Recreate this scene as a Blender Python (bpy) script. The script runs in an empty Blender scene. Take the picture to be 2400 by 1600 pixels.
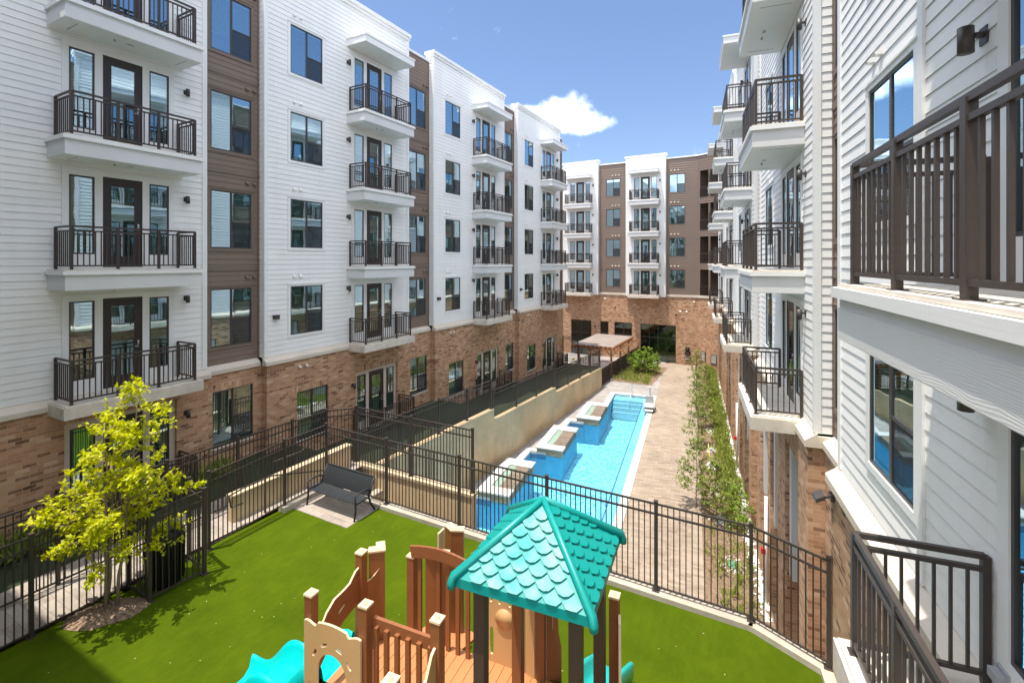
import bpy, math, random
from math import radians as R, sin, cos, pi
from mathutils import Vector, Matrix, noise
random.seed(7)
scene = bpy.context.scene
COL = scene.collection
# ------------------------------------------------------------------ camera
H = 10.2                                   # eye height above the pool deck
cam = bpy.data.cameras.new('camera'); camo = bpy.data.objects.new('camera', cam); COL.objects.link(camo)
cam.sensor_width = 36; cam.lens = 16.8; cam.shift_y = -0.0783
cam.clip_start = .05; cam.clip_end = 3000
camo.location = (0, 0, H); camo.rotation_euler = (R(90), 0, 0)
scene.camera = camo
# ------------------------------------------------------------------ light
SUNV = Vector((.205, .119, -1)).normalized()          # the way the sunlight travels
world = bpy.data.worlds.new("World"); scene.world = world; world.use_nodes = True
nt = world.node_tree; N = nt.nodes; LK = nt.links; N.clear()
def wn(t, **k):
    n = N.new(t)
    for a, b in k.items(): setattr(n, a, b)
    return n
def wmath(op, a, b=None, c=None):
    n = wn('ShaderNodeMath', operation=op)
    for i, v in enumerate((a, b, c)):
        if v is None: continue
        if isinstance(v, (int, float)): n.inputs[i].default_value = v
        else: LK.new(v, n.inputs[i])
    return n.outputs[0]
sky = wn('ShaderNodeTexSky', sky_type='NISHITA'); sky.sun_disc = False
sky.sun_elevation = math.asin(-SUNV.z); sky.sun_rotation = math.atan2(-SUNV.x, -SUNV.y)
sky.altitude = 100; sky.air_density = 1.0; sky.dust_density = 1.8; sky.ozone_density = 1.0
bg = wn('ShaderNodeBackground'); bg.inputs[1].default_value = .086
tint = wn('ShaderNodeMixRGB', blend_type='MULTIPLY'); tint.inputs[0].default_value = 1
tint.inputs[2].default_value = (.92, 1.0, 1.14, 1)
LK.new(sky.outputs[0], tint.inputs[1])
tc = wn('ShaderNodeTexCoord'); sp = wn('ShaderNodeSeparateXYZ'); LK.new(tc.outputs['Generated'], sp.inputs[0])
yy = wmath('MAXIMUM', sp.outputs[1], .05)
u = wmath('DIVIDE', sp.outputs[0], yy); v = wmath('DIVIDE', sp.outputs[2], yy)
nz = wn('ShaderNodeTexNoise'); nz.inputs['Scale'].default_value = 16; nz.inputs['Detail'].default_value = 7; nz.inputs['Roughness'].default_value = .58
LK.new(tc.outputs['Generated'], nz.inputs['Vector'])
nsh = wn('ShaderNodeTexNoise'); nsh.inputs['Scale'].default_value = 9; nsh.inputs['Detail'].default_value = 4
LK.new(tc.outputs['Generated'], nsh.inputs['Vector'])
def blob(cu, cv, ru, rv):
    a = wmath('DIVIDE', wmath('SUBTRACT', u, cu), ru); b = wmath('DIVIDE', wmath('SUBTRACT', v, cv), rv)
    return wmath('SUBTRACT', 1, wmath('SQRT', wmath('ADD', wmath('MULTIPLY', a, a), wmath('MULTIPLY', b, b))))
bl = blob(.105, .308, .072, .046)
for args in ((.155, .292, .075, .030), (.035, .305, .055, .030), (.12, .285, .10, .022), (-.62, .48, .16, .06), (-1.5, .7, .35, .1)):
    bl = wmath('MAXIMUM', bl, blob(*args))
# unseen broken cloud added overhead and behind the camera to brighten the court
cn = wn('ShaderNodeTexNoise'); cn.inputs['Scale'].default_value = 3.2; cn.inputs['Detail'].default_value = 8; cn.inputs['Roughness'].default_value = .55
LK.new(tc.outputs['Generated'], cn.inputs['Vector'])
hi = wn('ShaderNodeMapRange'); hi.inputs['From Min'].default_value = .56; hi.inputs['From Max'].default_value = .70; LK.new(sp.outputs[2], hi.inputs[0])
bk = wn('ShaderNodeMapRange'); bk.inputs['From Min'].default_value = .15; bk.inputs['From Max'].default_value = .45; LK.new(wmath('MULTIPLY', sp.outputs[1], -1), bk.inputs[0])
fill = wmath('MAXIMUM', hi.outputs[0], bk.outputs[0])
fill = wmath('SUBTRACT', wmath('ADD', wmath('MULTIPLY', fill, .9), wmath('MULTIPLY', wmath('SUBTRACT', cn.outputs[0], .5), 1.6)), .35)
bl = wmath('MAXIMUM', bl, fill)
dens = wmath('ADD', bl, wmath('MULTIPLY', wmath('SUBTRACT', nz.outputs[0], .5), 1.75))
mr = wn('ShaderNodeMapRange'); mr.inputs['From Min'].default_value = .0; mr.inputs['From Max'].default_value = .85
LK.new(dens, mr.inputs[0]); mr.interpolation_type = 'SMOOTHSTEP'
cm = wn('ShaderNodeMix', data_type='RGBA')
cm.inputs[6].default_value = (13.6, 14.4, 16.2, 1); cm.inputs[7].default_value = (17.4, 18, 19.4, 1)
LK.new(nsh.outputs[0], cm.inputs[0])
mx = wn('ShaderNodeMix', data_type='RGBA'); LK.new(mr.outputs[0], mx.inputs[0]); LK.new(tint.outputs[0], mx.inputs[6]); LK.new(cm.outputs[2], mx.inputs[7])
LK.new(mx.outputs[2], bg.inputs[0])
wo = wn('ShaderNodeOutputWorld'); LK.new(bg.outputs[0], wo.inputs[0])
sun = bpy.data.lights.new('sun', 'SUN'); suno = bpy.data.objects.new('sun', sun); COL.objects.link(suno)
sun.energy = 3.0; sun.angle = R(.5); sun.color = (1, .93, .82)
suno.rotation_euler = SUNV.to_track_quat('-Z', 'Y').to_euler(); suno.location = (0, 0, 60)
vs = scene.view_settings; vs.view_transform = 'Standard'; vs.look = 'None'; vs.gamma = 1; vs.exposure = 1.14; vs.use_curve_mapping = False
scene.cycles.max_bounces = 8; scene.cycles.transparent_max_bounces = 16
# ------------------------------------------------------------------ material helpers
class NT:
    def __init__(s, name):
        s.m = bpy.data.materials.new(name); s.m.use_nodes = True; s.t = s.m.node_tree; s.t.nodes.clear()
        s.out = s.n('ShaderNodeOutputMaterial'); s.b = s.n('ShaderNodeBsdfPrincipled'); s.l(s.b.outputs[0], s.out.inputs[0])
        s.tc = s.n('ShaderNodeTexCoord')
    def n(s, t, **k):
        x = s.t.nodes.new(t)
        for a, b in k.items(): setattr(x, a, b)
        return x
    def l(s, a, b): s.t.links.new(a, b)
    def noise(s, scale, detail=4, rough=.5, vec=None, stretch=None):
        x = s.n('ShaderNodeTexNoise'); x.inputs['Scale'].default_value = scale; x.inputs['Detail'].default_value = detail; x.inputs['Roughness'].default_value = rough
        vv = vec or s.tc.outputs['Object']
        if stretch:
            mp = s.n('ShaderNodeMapping'); mp.inputs['Scale'].default_value = stretch; s.l(vv, mp.inputs[0]); vv = mp.outputs[0]
        s.l(vv, x.inputs['Vector']); return x.outputs[0]
    def ramp(s, fac, stops):
        r = s.n('ShaderNodeValToRGB'); e = r.color_ramp.elements
        while len(e) < len(stops): e.new(.5)
        for i, (p, c) in enumerate(stops): e[i].position = p; e[i].color = tuple(c) + (1,) if len(c) == 3 else c
        s.l(fac, r.inputs[0]); return r.outputs[0]
    def mix(s, fac, a, b, mode='MIX'):
        x = s.n('ShaderNodeMix', data_type='RGBA', blend_type=mode)
        for i, v in ((0, fac), (6, a), (7, b)):
            if isinstance(v, (int, float)): x.inputs[i].default_value = v
            elif isinstance(v, tuple): x.inputs[i].default_value = v + (1,)
            else: s.l(v, x.inputs[i])
        return x.outputs[2]
    def math(s, op, a, b=None):
        x = s.n('ShaderNodeMath', operation=op)
        for i, v in enumerate((a, b)):
            if v is None: continue
            if isinstance(v, (int, float)): x.inputs[i].default_value = v
            else: s.l(v, x.inputs[i])
        return x.outputs[0]
    def bump(s, h, strength=.3, dist=.01):
        x = s.n('ShaderNodeBump'); x.inputs['Strength'].default_value = strength; x.inputs['Distance'].default_value = dist
        s.l(h, x.inputs['Height']); s.l(x.outputs[0], s.b.inputs['Normal'])
    def col(s, c):
        if isinstance(c, tuple): s.b.inputs['Base Color'].default_value = c + (1,)
        else: s.l(c, s.b.inputs['Base Color'])
    def rough(s, v):
        if isinstance(v, (int, float)): s.b.inputs['Roughness'].default_value = v
        else: s.l(v, s.b.inputs['Roughness'])
def painted(name, c, r=.55, var=.12, grain=None, bump=.1, metal=0, spec=.5):
    a = NT(name); d = tuple(x * (1 - var) for x in c)
    nn = a.noise(1.3, 6, .6); n2 = a.noise(30, 3)
    f = a.math('ADD', a.math('MULTIPLY', nn, .7), a.math('MULTIPLY', n2, .3))
    a.col(a.mix(a.ramp(f, [(.35, (0, 0, 0)), (.65, (1, 1, 1))]), d, c)); a.rough(r)
    a.b.inputs['Metallic'].default_value = metal; a.b.inputs['Specular IOR Level'].default_value = spec
    if grain: a.bump(a.noise(1, 5, .6, stretch=grain), bump, .004)
    elif bump: a.bump(n2, bump, .002)
    return a.m
def siding(name, c):
    a = NT(name)
    g = a.noise(1, 5, .62, stretch=(1.6, 1.6, 38)); big = a.noise(.35, 4, .55); st = a.noise(1, 4, .6, stretch=(2.2, 2.2, .18))
    k = a.ramp(big, [(.3, (.95, .95, .95)), (.7, (1, 1, 1))])
    k2 = a.ramp(st, [(.32, (.965, .96, .95)), (.55, (1, 1, 1))])
    gg = a.ramp(g, [(.3, (.98, .98, .98)), (.7, (1, 1, 1))])
    sx = a.n('ShaderNodeSeparateXYZ'); a.l(a.tc.outputs['Object'], sx.inputs[0]); cb = a.n('ShaderNodeCombineXYZ'); a.l(a.math('ADD', sx.outputs[0], sx.outputs[1]), cb.inputs[0]); a.l(a.math('SUBTRACT', sx.outputs[2], 6.85), cb.inputs[1])
    br = a.n('ShaderNodeTexBrick'); a.l(cb.outputs[0], br.inputs[0]); br.inputs['Scale'].default_value = 1; br.inputs['Brick Width'].default_value = 3.66; br.inputs['Row Height'].default_value = .18; br.inputs['Mortar Size'].default_value = .0012; br.offset = .37; br.offset_frequency = 3
    br.inputs['Color1'].default_value = (.965, .965, .96, 1); br.inputs['Color2'].default_value = (1, 1, 1, 1); br.inputs['Mortar'].default_value = (.6, .6, .6, 1)
    a.col(a.mix(1, a.mix(1, a.mix(1, a.mix(1, c, k, 'MULTIPLY'), k2, 'MULTIPLY'), gg, 'MULTIPLY'), br.outputs['Color'], 'MULTIPLY')); a.rough(.62); a.bump(g, .18, .002)
    return a.m
def brick(name, vertical=False, tint=(1, 1, 1)):
    a = NT(name); sx = a.n('ShaderNodeSeparateXYZ'); a.l(a.tc.outputs['Object'], sx.inputs[0])
    uu = a.math('ADD', sx.outputs[0], sx.outputs[1]); cb = a.n('ShaderNodeCombineXYZ')
    a.l(uu if not vertical else sx.outputs[2], cb.inputs[0]); a.l(sx.outputs[2] if not vertical else uu, cb.inputs[1])
    br = a.n('ShaderNodeTexBrick'); a.l(cb.outputs[0], br.inputs[0])
    br.inputs['Scale'].default_value = 1; br.inputs['Brick Width'].default_value = .25; br.inputs['Row Height'].default_value = .085
    br.inputs['Mortar Size'].default_value = .006; br.inputs['Mortar Smooth'].default_value = .25; br.inputs['Bias'].default_value = 0
    br.inputs['Color1'].default_value = (0, 0, 0, 1); br.inputs['Color2'].default_value = (1, 1, 1, 1); br.inputs['Mortar'].default_value = (.5, .5, .5, 1)
    T = lambda r, g, b: (r * tint[0], g * tint[1], b * tint[2])
    base = a.ramp(br.outputs['Color'], [(0, T(.10, .045, .026)), (.09, T(.22, .11, .062)), (.2, T(.35, .195, .112)), (.55, T(.45, .27, .165)), (.85, T(.51, .33, .21)), (1, T(.60, .44, .32))])
    blot = a.noise(5, 4, .6); base = a.mix(a.ramp(blot, [(.35, (0, 0, 0)), (.7, (.45, .45, .45))]), base, T(.52, .35, .23))
    big = a.noise(.5, 4, .6); base = a.mix(1, base, a.ramp(big, [(.3, (.82, .80, .78)), (.7, (1.05, 1.05, 1.05))]), 'MULTIPLY')
    a.col(a.mix(br.outputs['Fac'], base, T(.50, .38, .27))); a.rough(.88)
    h = a.math('SUBTRACT', 1, br.outputs['Fac']); a.bump(a.math('ADD', h, a.math('MULTIPLY', a.noise(60, 4), .35)), .55, .006)
    return a.m
def pavers(name, cols, w=.4, h=.12, mortar=.003, rot=0.):
    a = NT(name); mp = a.n('ShaderNodeMapping'); mp.inputs['Rotation'].default_value = (0, 0, rot); a.l(a.tc.outputs['Object'], mp.inputs[0])
    br = a.n('ShaderNodeTexBrick'); a.l(mp.outputs[0], br.inputs[0]); br.inputs['Scale'].default_value = 1
    br.inputs['Brick Width'].default_value = w; br.inputs['Row Height'].default_value = h; br.inputs['Mortar Size'].default_value = mortar; br.inputs['Mortar Smooth'].default_value = .3
    br.inputs['Color1'].default_value = (0, 0, 0, 1); br.inputs['Color2'].default_value = (1, 1, 1, 1)
    n = len(cols); base = a.ramp(br.outputs['Color'], [(i / (n - 1), c) for i, c in enumerate(cols)])
    st = a.noise(1, 6, .65, vec=mp.outputs[0], stretch=(1.6, 9, 1)); base = a.mix(a.ramp(st, [(.38, (0, 0, 0)), (.68, (.75, .75, .75))]), base, tuple(min(1, c * 1.25) for c in cols[-1]))
    big = a.noise(.45, 4, .6); base = a.mix(1, base, a.ramp(big, [(.3, (.8, .8, .8)), (.7, (1.06, 1.06, 1.06))]), 'MULTIPLY')
    a.col(a.mix(br.outputs['Fac'], base, tuple(c * .45 for c in cols[0]))); a.rough(.85)
    a.bump(a.math('ADD', a.math('SUBTRACT', 1, br.outputs['Fac']), a.math('MULTIPLY', a.noise(40, 4), .4)), .4, .005); return a.m
def speckle(name, stops, scale=8, detail=6, rough=.9, bump=.5, dist=.01, big=None):
    a = NT(name); nn = a.noise(scale, detail, .65); c = a.ramp(nn, stops)
    b = a.noise(.6, 4, .55); c = a.mix(1, c, a.ramp(b, [(.3, (.8, .8, .8)), (.7, (1.08, 1.08, 1.08))]), 'MULTIPLY')
    a.col(c); a.rough(rough); a.bump(a.noise(scale * 3, 5, .6), bump, dist); return a.m
def glass(name, reflect=.52, tintc=(.50, .80, .62), gl=(.66, .88, 1.0)):
    a = NT(name); a.t.nodes.remove(a.b)
    tr = a.n('ShaderNodeBsdfTransparent'); tr.inputs[0].default_value = tintc + (1,)
    g = a.n('ShaderNodeBsdfGlossy'); g.inputs['Roughness'].default_value = .012; g.inputs[0].default_value = gl + (1,)
    oi = a.n('ShaderNodeObjectInfo'); wob = a.noise(.8, 2, .5)
    bp = a.n('ShaderNodeBump'); bp.inputs['Strength'].default_value = .5; bp.inputs['Distance'].default_value = .006; a.l(wob, bp.inputs['Height']); a.l(bp.outputs[0], g.inputs['Normal'])
    fr = a.n('ShaderNodeFresnel'); fr.inputs[0].default_value = 1.5
    f = a.math('MINIMUM', a.math('ADD', fr.outputs[0], reflect), .95); mx = a.n('ShaderNodeMixShader')
    a.l(f, mx.inputs[0]); a.l(tr.outputs[0], mx.inputs[1]); a.l(g.outputs[0], mx.inputs[2]); a.l(mx.outputs[0], a.out.inputs[0]); return a.m
def leafmat(name, c1, c2, trans=.35):
    a = NT(name); a.t.nodes.remove(a.b); geo = a.n('ShaderNodeNewGeometry')
    col = a.mix(geo.outputs['Random Per Island'], c1, c2)
    d = a.n('ShaderNodeBsdfDiffuse'); t = a.n('ShaderNodeBsdfTranslucent'); g = a.n('ShaderNodeBsdfGlossy'); g.inputs['Roughness'].default_value = .45
    g.inputs[0].default_value = (.9, .9, .9, 1)
    a.l(col, d.inputs[0]); a.l(col, t.inputs[0]); m1 = a.n('ShaderNodeMixShader'); m1.inputs[0].default_value = trans; m2 = a.n('ShaderNodeMixShader'); m2.inputs[0].default_value = .025
    a.l(d.outputs[0], m1.inputs[1]); a.l(t.outputs[0], m1.inputs[2]); a.l(m1.outputs[0], m2.inputs[1]); a.l(g.outputs[0], m2.inputs[2]); a.l(m2.outputs[0], a.out.inputs[0]); return a.m
M = {}
M['white'] = siding('white siding', (.86, .855, .84)); M['trim'] = painted('white trim paint', (.80, .80, .78), .5, .05, grain=(1.2, 1.2, 30), bump=.25)

a = NT('grained fascia board'); mp = a.n('ShaderNodeMapping'); mp.inputs['Scale'].default_value = (.35, .35, 1); a.l(a.tc.outputs['Object'], mp.inputs[0])
wv = a.n('ShaderNodeTexWave', bands_direction='Z'); wv.inputs['Scale'].default_value = 20; wv.inputs['Distortion'].default_value = 14; wv.inputs['Detail'].default_value = 3; wv.inputs['Detail Scale'].default_value = .45; a.l(mp.outputs[0], wv.inputs['Vector'])
a.col(a.mix(a.noise(1.3, 5), (.60, .60, .59), (.69, .69, .68))); a.rough(.6); a.bump(a.math('ADD', wv.outputs['Fac'], a.math('MULTIPLY', a.noise(1, 5, .6, stretch=(3, 3, 60)), .9)), .2, .003); M['fascia'] = a.m
M['brown'] = siding('brown siding', (.205, .150, .115)); M['brown_trim'] = painted('brown trim paint', (.175, .130, .10), .55)
BT = (1.02, .96, .90); M['brick'] = brick('tan brick', False, BT); M['soldier'] = brick('upright brick course', True, BT)
M['band'] = painted('cast stone', (.66, .58, .48), .85, .14, bump=.3); M['core'] = painted('render', (.6, .6, .58), .9)
M['metal'] = painted('dark bronze metal', (.060, .047, .040), .42, .25, spec=.4); M['frame'] = painted('dark window frame', (.05, .045, .043), .4, .2)
M['door'] = painted('dark brown door paint', (.038, .028, .025), .42, .2); M['interior'] = painted('room wall', (.20, .19, .165), .9, .3)
M['blind'] = painted('cream blind slats', (.80, .78, .70), .6, .05); M['screen'] = painted('insect screen', (.045, .05, .055), .8, .2)
M['glass'] = glass('window glass'); M['darkglass'] = glass('storefront glass', .12, (.30, .42, .36), (.7, .9, .85))
M['stucco'] = speckle('beige stucco', [(.3, (.56, .425, .255)), (.7, (.64, .49, .30))], 3, 6, .9, .2, .003)
M['cap'] = speckle('wall cap concrete', [(.3, (.46, .36, .235)), (.7, (.56, .45, .30))], 5, 6, .85, .2, .003)
M['curb'] = speckle('concrete', [(.3, (.38, .33, .26)), (.7, (.50, .44, .36))], 6, 7, .9, .3, .004)
M['slab'] = speckle('balcony concrete', [(.3, (.56, .50, .42)), (.7, (.68, .62, .53))], 5, 6, .85, .15, .003)
M['path'] = pavers('plank pavers', [(.21, .155, .11), (.31, .235, .17), (.38, .31, .24), (.28, .225, .175)], .36, .12)
M['deckgrey'] = pavers('grey pavers', [(.20, .18, .17), (.27, .245, .23), (.33, .30, .28)], .4, .2)
M['walk'] = pavers('walkway pavers', [(.25, .205, .17), (.32, .27, .23), (.37, .32, .27)], .4, .2)
M['soil'] = speckle('bare soil', [(.3, (.13, .08, .045)), (.55, (.23, .155, .10)), (.75, (.33, .24, .165))], 7, 8, .95, .9, .03)
M['mulch'] = speckle('bark mulch', [(.3, (.16, .10, .065)), (.5, (.36, .25, .17)), (.75, (.58, .43, .31))], 26, 8, .95, 1, .03)
M['stone'] = speckle('white stones', [(.3, (.55, .54, .5)), (.6, (.82, .81, .78))], 14, 5, .9, .9, .03)
M['coping'] = speckle('white pool coping', [(.3, (.50, .49, .46)), (.7, (.62, .61, .58))], 5, 5, .8, .15, .003)
M['play_brown'] = painted('brown recycled plastic', (.27, .095, .030), .5, .25); M['play_deck'] = painted('orange brown deck boards', (.50, .20, .070), .6, .16)
M['play_dark'] = painted('dark brown post', (.075, .045, .03), .5, .2)
M['play_tan'] = painted('tan plastic panel', (.55, .33, .14), .5, .08); M['play_cream'] = painted('cream plastic edge', (.72, .55, .32), .5, .06)
M['teal'] = painted('turquoise plastic', (.0, .27, .24), .38, .1, spec=.5); M['slide'] = painted('turquoise slide plastic', (.0, .52, .50), .25, .05)
M['wood'] = painted('cedar timber', (.46, .215, .10), .75, .3, grain=(3, 3, 30), bump=.5); M['greywood'] = painted('weathered slats', (.40, .34, .30), .85, .25, grain=(30, 3, 3), bump=.4)
M['bench'] = painted('charcoal coated steel', (.03, .033, .037), .6, .15, spec=.3); M['steel'] = painted('stainless steel', (.6, .6, .62), .2, .05, metal=1)
M['plastic_white'] = painted('white plastic', (.8, .8, .8), .4, .05); M['plastic_grey'] = painted('grey cover', (.36, .37, .38), .6, .1); M['black'] = painted('black plastic', (.012, .012, .013), .45, .2)
M['greenlid'] = painted('green valve lid', (.12, .30, .20), .6, .15); M['red'] = painted('red paint', (.6, .02, .02), .5); M['yellow'] = painted('yellow hose', (.72, .66, .08), .5)
M['lamp'] = painted('lamp housing', (.055, .045, .042), .45, .15); M['white_mark'] = painted('white lettering', (.75, .74, .7), .6); M['signboard'] = painted('brown sign board', (.05, .034, .03), .5)
M['bark'] = painted('pale bark', (.34, .25, .18), .9, .35); M['tan_light'] = painted('garage panel', (.60, .60, .585), .6, .06)
M['leaf_yellow'] = leafmat('yellow green leaves', (.40, .46, .002), (.84, .82, .006), .55); M['leaf_green'] = leafmat('green leaves', (.13, .20, .035), (.42, .48, .11), .5)
M['leaf_bright'] = leafmat('bright green leaves', (.13, .25, .02), (.32, .42, .05), .35); M['leaf_low'] = leafmat('ground cover leaves', (.17, .24, .04), (.42, .45, .09), .45)
a = NT('turf'); n1 = a.noise(160, 3, .7, stretch=(1, 1, .2)); n2 = a.noise(1.1, 5, .6); n3 = a.noise(9, 6, .7, stretch=(1, .35, 1))
c = a.ramp(n1, [(.28, (.034, .064, .001)), (.5, (.078, .125, .004)), (.72, (.135, .19, .009))]); c = a.mix(1, c, a.ramp(n2, [(.3, (.80, .82, .8)), (.7, (1.12, 1.08, 1.0))]), 'MULTIPLY')
c = a.mix(1, c, a.ramp(n3, [(.3, (.86, .88, .86)), (.7, (1.10, 1.07, 1.04))]), 'MULTIPLY'); a.col(c); a.rough(.75); a.b.inputs['Specular IOR Level'].default_value = .04; a.bump(n1, .9, .02); M['turf'] = a.m
M['lawn'] = speckle('shaded grass', [(.3, (.014, .024, .008)), (.7, (.034, .046, .016))], 20, 6, .9, .6)  # terrace shade is put into this darker grass colour
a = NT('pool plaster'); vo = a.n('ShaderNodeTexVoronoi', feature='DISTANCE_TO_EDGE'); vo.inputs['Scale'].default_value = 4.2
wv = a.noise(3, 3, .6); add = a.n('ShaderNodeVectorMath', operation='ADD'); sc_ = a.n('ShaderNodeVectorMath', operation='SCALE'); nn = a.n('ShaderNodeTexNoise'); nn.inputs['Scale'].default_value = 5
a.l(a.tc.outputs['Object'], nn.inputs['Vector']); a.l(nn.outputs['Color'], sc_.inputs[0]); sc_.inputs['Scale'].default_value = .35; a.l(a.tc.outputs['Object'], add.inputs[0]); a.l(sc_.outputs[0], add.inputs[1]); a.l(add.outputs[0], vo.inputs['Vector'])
a.col(a.mix(a.ramp(vo.outputs[0], [(0, (1, 1, 1)), (.09, (.45, .45, .45)), (.25, (0, 0, 0))]), (.26, .52, .62), (1, 1, 1))); a.rough(.7); M['plaster'] = a.m  # white network paints water caustics and sparkle into the plaster colour
M['plaster_wall'] = speckle('blue pool wall plaster', [(.3, (.08, .34, .48)), (.7, (.14, .44, .58))], 6, 5, .7, .1)  # blue set deeper to hold the underwater shade beside the spas
M['plaster_light'] = speckle('pale pool plaster', [(.3, (.62, .66, .64)), (.7, (.74, .76, .74))], 12, 4, .7, .1)
M['tile_blue'] = pavers('blue waterline tile', [(.10, .36, .55), (.16, .48, .66), (.12, .42, .60)], .05, .05); M['tile_navy'] = painted('navy tile', (.01, .03, .22), .4)
M['tile_green'] = pavers('slate mosaic', [(.10, .085, .065), (.18, .14, .105), (.25, .19, .14)], .1, .05)
a = NT('ledger'); sx = a.n('ShaderNodeSeparateXYZ'); a.l(a.tc.outputs['Object'], sx.inputs[0]); cb = a.n('ShaderNodeCombineXYZ'); a.l(a.math('ADD', sx.outputs[0], sx.outputs[1]), cb.inputs[0]); a.l(sx.outputs[2], cb.inputs[1])
br = a.n('ShaderNodeTexBrick'); a.l(cb.outputs[0], br.inputs[0]); br.inputs['Scale'].default_value = 1; br.inputs['Brick Width'].default_value = .38; br.inputs['Row Height'].default_value = .09; br.inputs['Mortar Size'].default_value = .006
br.inputs['Color1'].default_value = (.30, .22, .13, 1); br.inputs['Color2'].default_value = (.48, .38, .25, 1); br.inputs['Mortar'].default_value = (.2, .16, .12, 1); a.col(br.outputs[0]); a.rough(.85); a.bump(a.noise(12, 5), .6, .02); M['ledger'] = a.m
def water(name, tr_col):
    a = NT(name); a.t.nodes.remove(a.b); tr = a.n('ShaderNodeBsdfTransparent'); tr.inputs[0].default_value = tr_col + (1,)
    g = a.n('ShaderNodeBsdfGlossy'); g.inputs['Roughness'].default_value = .03; g.inputs[0].default_value = (1, 1, 1, 1)
    nn = a.noise(5.5, 4, .6); n2 = a.noise(1.2, 3, .5); bp = a.n('ShaderNodeBump'); bp.inputs['Strength'].default_value = .5; bp.inputs['Distance'].default_value = .05
    a.l(a.math('ADD', nn, n2), bp.inputs['Height']); a.l(bp.outputs[0], g.inputs['Normal']); fr = a.n('ShaderNodeFresnel'); fr.inputs[0].default_value = 1.33; a.l(bp.outputs[0], fr.inputs['Normal'])
    mx = a.n('ShaderNodeMixShader'); a.l(fr.outputs[0], mx.inputs[0]); a.l(tr.outputs[0], mx.inputs[1]); a.l(g.outputs[0], mx.inputs[2]); a.l(mx.outputs[0], a.out.inputs[0]); return a.m
M['water'] = water('pool water', (.46, .80, .95)); M['spa_water'] = water('spa water', (.58, .66, .61))
a = NT('weathered roof shingle'); n1 = a.noise(3.2, 5, .6); a.col(a.mix(a.ramp(n1, [(.40, (0, 0, 0)), (.66, (.8, .8, .8))]), (.0, .27, .26), (.20, .42, .36))); a.rough(.55); M['shingle'] = a.m
# ------------------------------------------------------------------ mesh helpers
class MB:
    def __init__(s): s.v = []; s.f = []; s.mi = []; s.cur = 0; s.sm = []; s.smooth = False
    def add(s, vs, fs):
        k = len(s.v); s.v += [tuple(p) for p in vs]; s.f += [tuple(k + i for i in f) for f in fs]; s.mi += [s.cur] * len(fs); s.sm += [s.smooth] * len(fs); return s
    def quad(s, a, b, c, d): return s.add([a, b, c, d], [(0, 1, 2, 3)])
    def box(s, x0, x1, y0, y1, z0, z1):
        return s.add([(x0, y0, z0), (x1, y0, z0), (x1, y1, z0), (x0, y1, z0), (x0, y0, z1), (x1, y0, z1), (x1, y1, z1), (x0, y1, z1)],
                     [(0, 3, 2, 1), (4, 5, 6, 7), (0, 1, 5, 4), (1, 2, 6, 5), (2, 3, 7, 6), (3, 0, 4, 7)])
    def bar(s, p, q, w, h=None, up=(0, 0, 1)):                       # square bar between two points
        p = Vector(p); q = Vector(q); h = h or w; d = (q - p).normalized(); u = Vector(up)
        if abs(d.dot(u)) > .99: u = Vector((1, 0, 0))
        a = d.cross(u).normalized() * w / 2; b = a.cross(d).normalized() * h / 2
        vs = [p - a - b, p + a - b, p + a + b, p - a + b, q - a - b, q + a - b, q + a + b, q - a + b]
        return s.add(vs, [(0, 1, 2, 3), (7, 6, 5, 4), (0, 4, 5, 1), (1, 5, 6, 2), (2, 6, 7, 3), (3, 7, 4, 0)])
    def tube(s, pts, rad, n=8, caps=True):
        pts = [Vector(p) for p in pts]; rs = rad if isinstance(rad, (list, tuple)) else [rad] * len(pts); vs = []; fs = []; pa = None
        for i, p in enumerate(pts):
            d = ((pts[min(i + 1, len(pts) - 1)] - pts[max(i - 1, 0)])).normalized()
            if pa is None: pa = d.orthogonal().normalized()
            pa = (pa - d * pa.dot(d)).normalized(); b = d.cross(pa)
            for k in range(n): t = 2 * pi * k / n; vs.append(p + (pa * cos(t) + b * sin(t)) * rs[i])
        for i in range(len(pts) - 1):
            for k in range(n): fs.append((i * n + k, i * n + (k + 1) % n, (i + 1) * n + (k + 1) % n, (i + 1) * n + k))
        if caps: fs.append(tuple(range(n - 1, -1, -1))); fs.append(tuple(range((len(pts) - 1) * n, len(pts) * n)))
        sm = s.smooth; s.smooth = True; s.add(vs, fs); s.smooth = sm; return s
    def prism(s, poly, z0, z1, fn=None):                             # polygon (x,y) extruded in z; fn maps points
        n = len(poly); vs = [(x, y, z0) for x, y in poly] + [(x, y, z1) for x, y in poly]
        if fn: vs = [fn(p) for p in vs]
        return s.add(vs, [tuple(range(n - 1, -1, -1)), tuple(range(n, 2 * n))] + [(i, (i + 1) % n, n + (i + 1) % n, n + i) for i in range(n)])
    def mesh(s, name, mats):
        me = bpy.data.meshes.new(name); me.from_pydata(s.v, [], s.f)
        for m in (mats if isinstance(mats, (list, tuple)) else [mats]): me.materials.append(M[m] if isinstance(m, str) else m)
        me.polygons.foreach_set('material_index', s.mi); me.polygons.foreach_set('use_smooth', s.sm); me.update(); return me
    def build(s, name, mats, parent=None, loc=(0, 0, 0), rz=0):
        return ob(name, s.mesh(name, mats), parent, loc, rz)
def ob(name, me, parent=None, loc=(0, 0, 0), rz=0):
    o = bpy.data.objects.new(name, me); COL.objects.link(o); o.location = loc; o.rotation_euler = (0, 0, rz)
    if parent: o.parent = parent
    return o
def tag(o, label=None, cat=None, group=None, kind=None):
    if label: o['label'] = label
    if cat: o['category'] = cat
    if group: o['group'] = group
    if kind: o['kind'] = kind
    return o
def thing(name, label, cat, loc=(0, 0, 0), rz=0, group=None): return tag(ob(name, None, None, loc, rz), label, cat, group)
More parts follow.
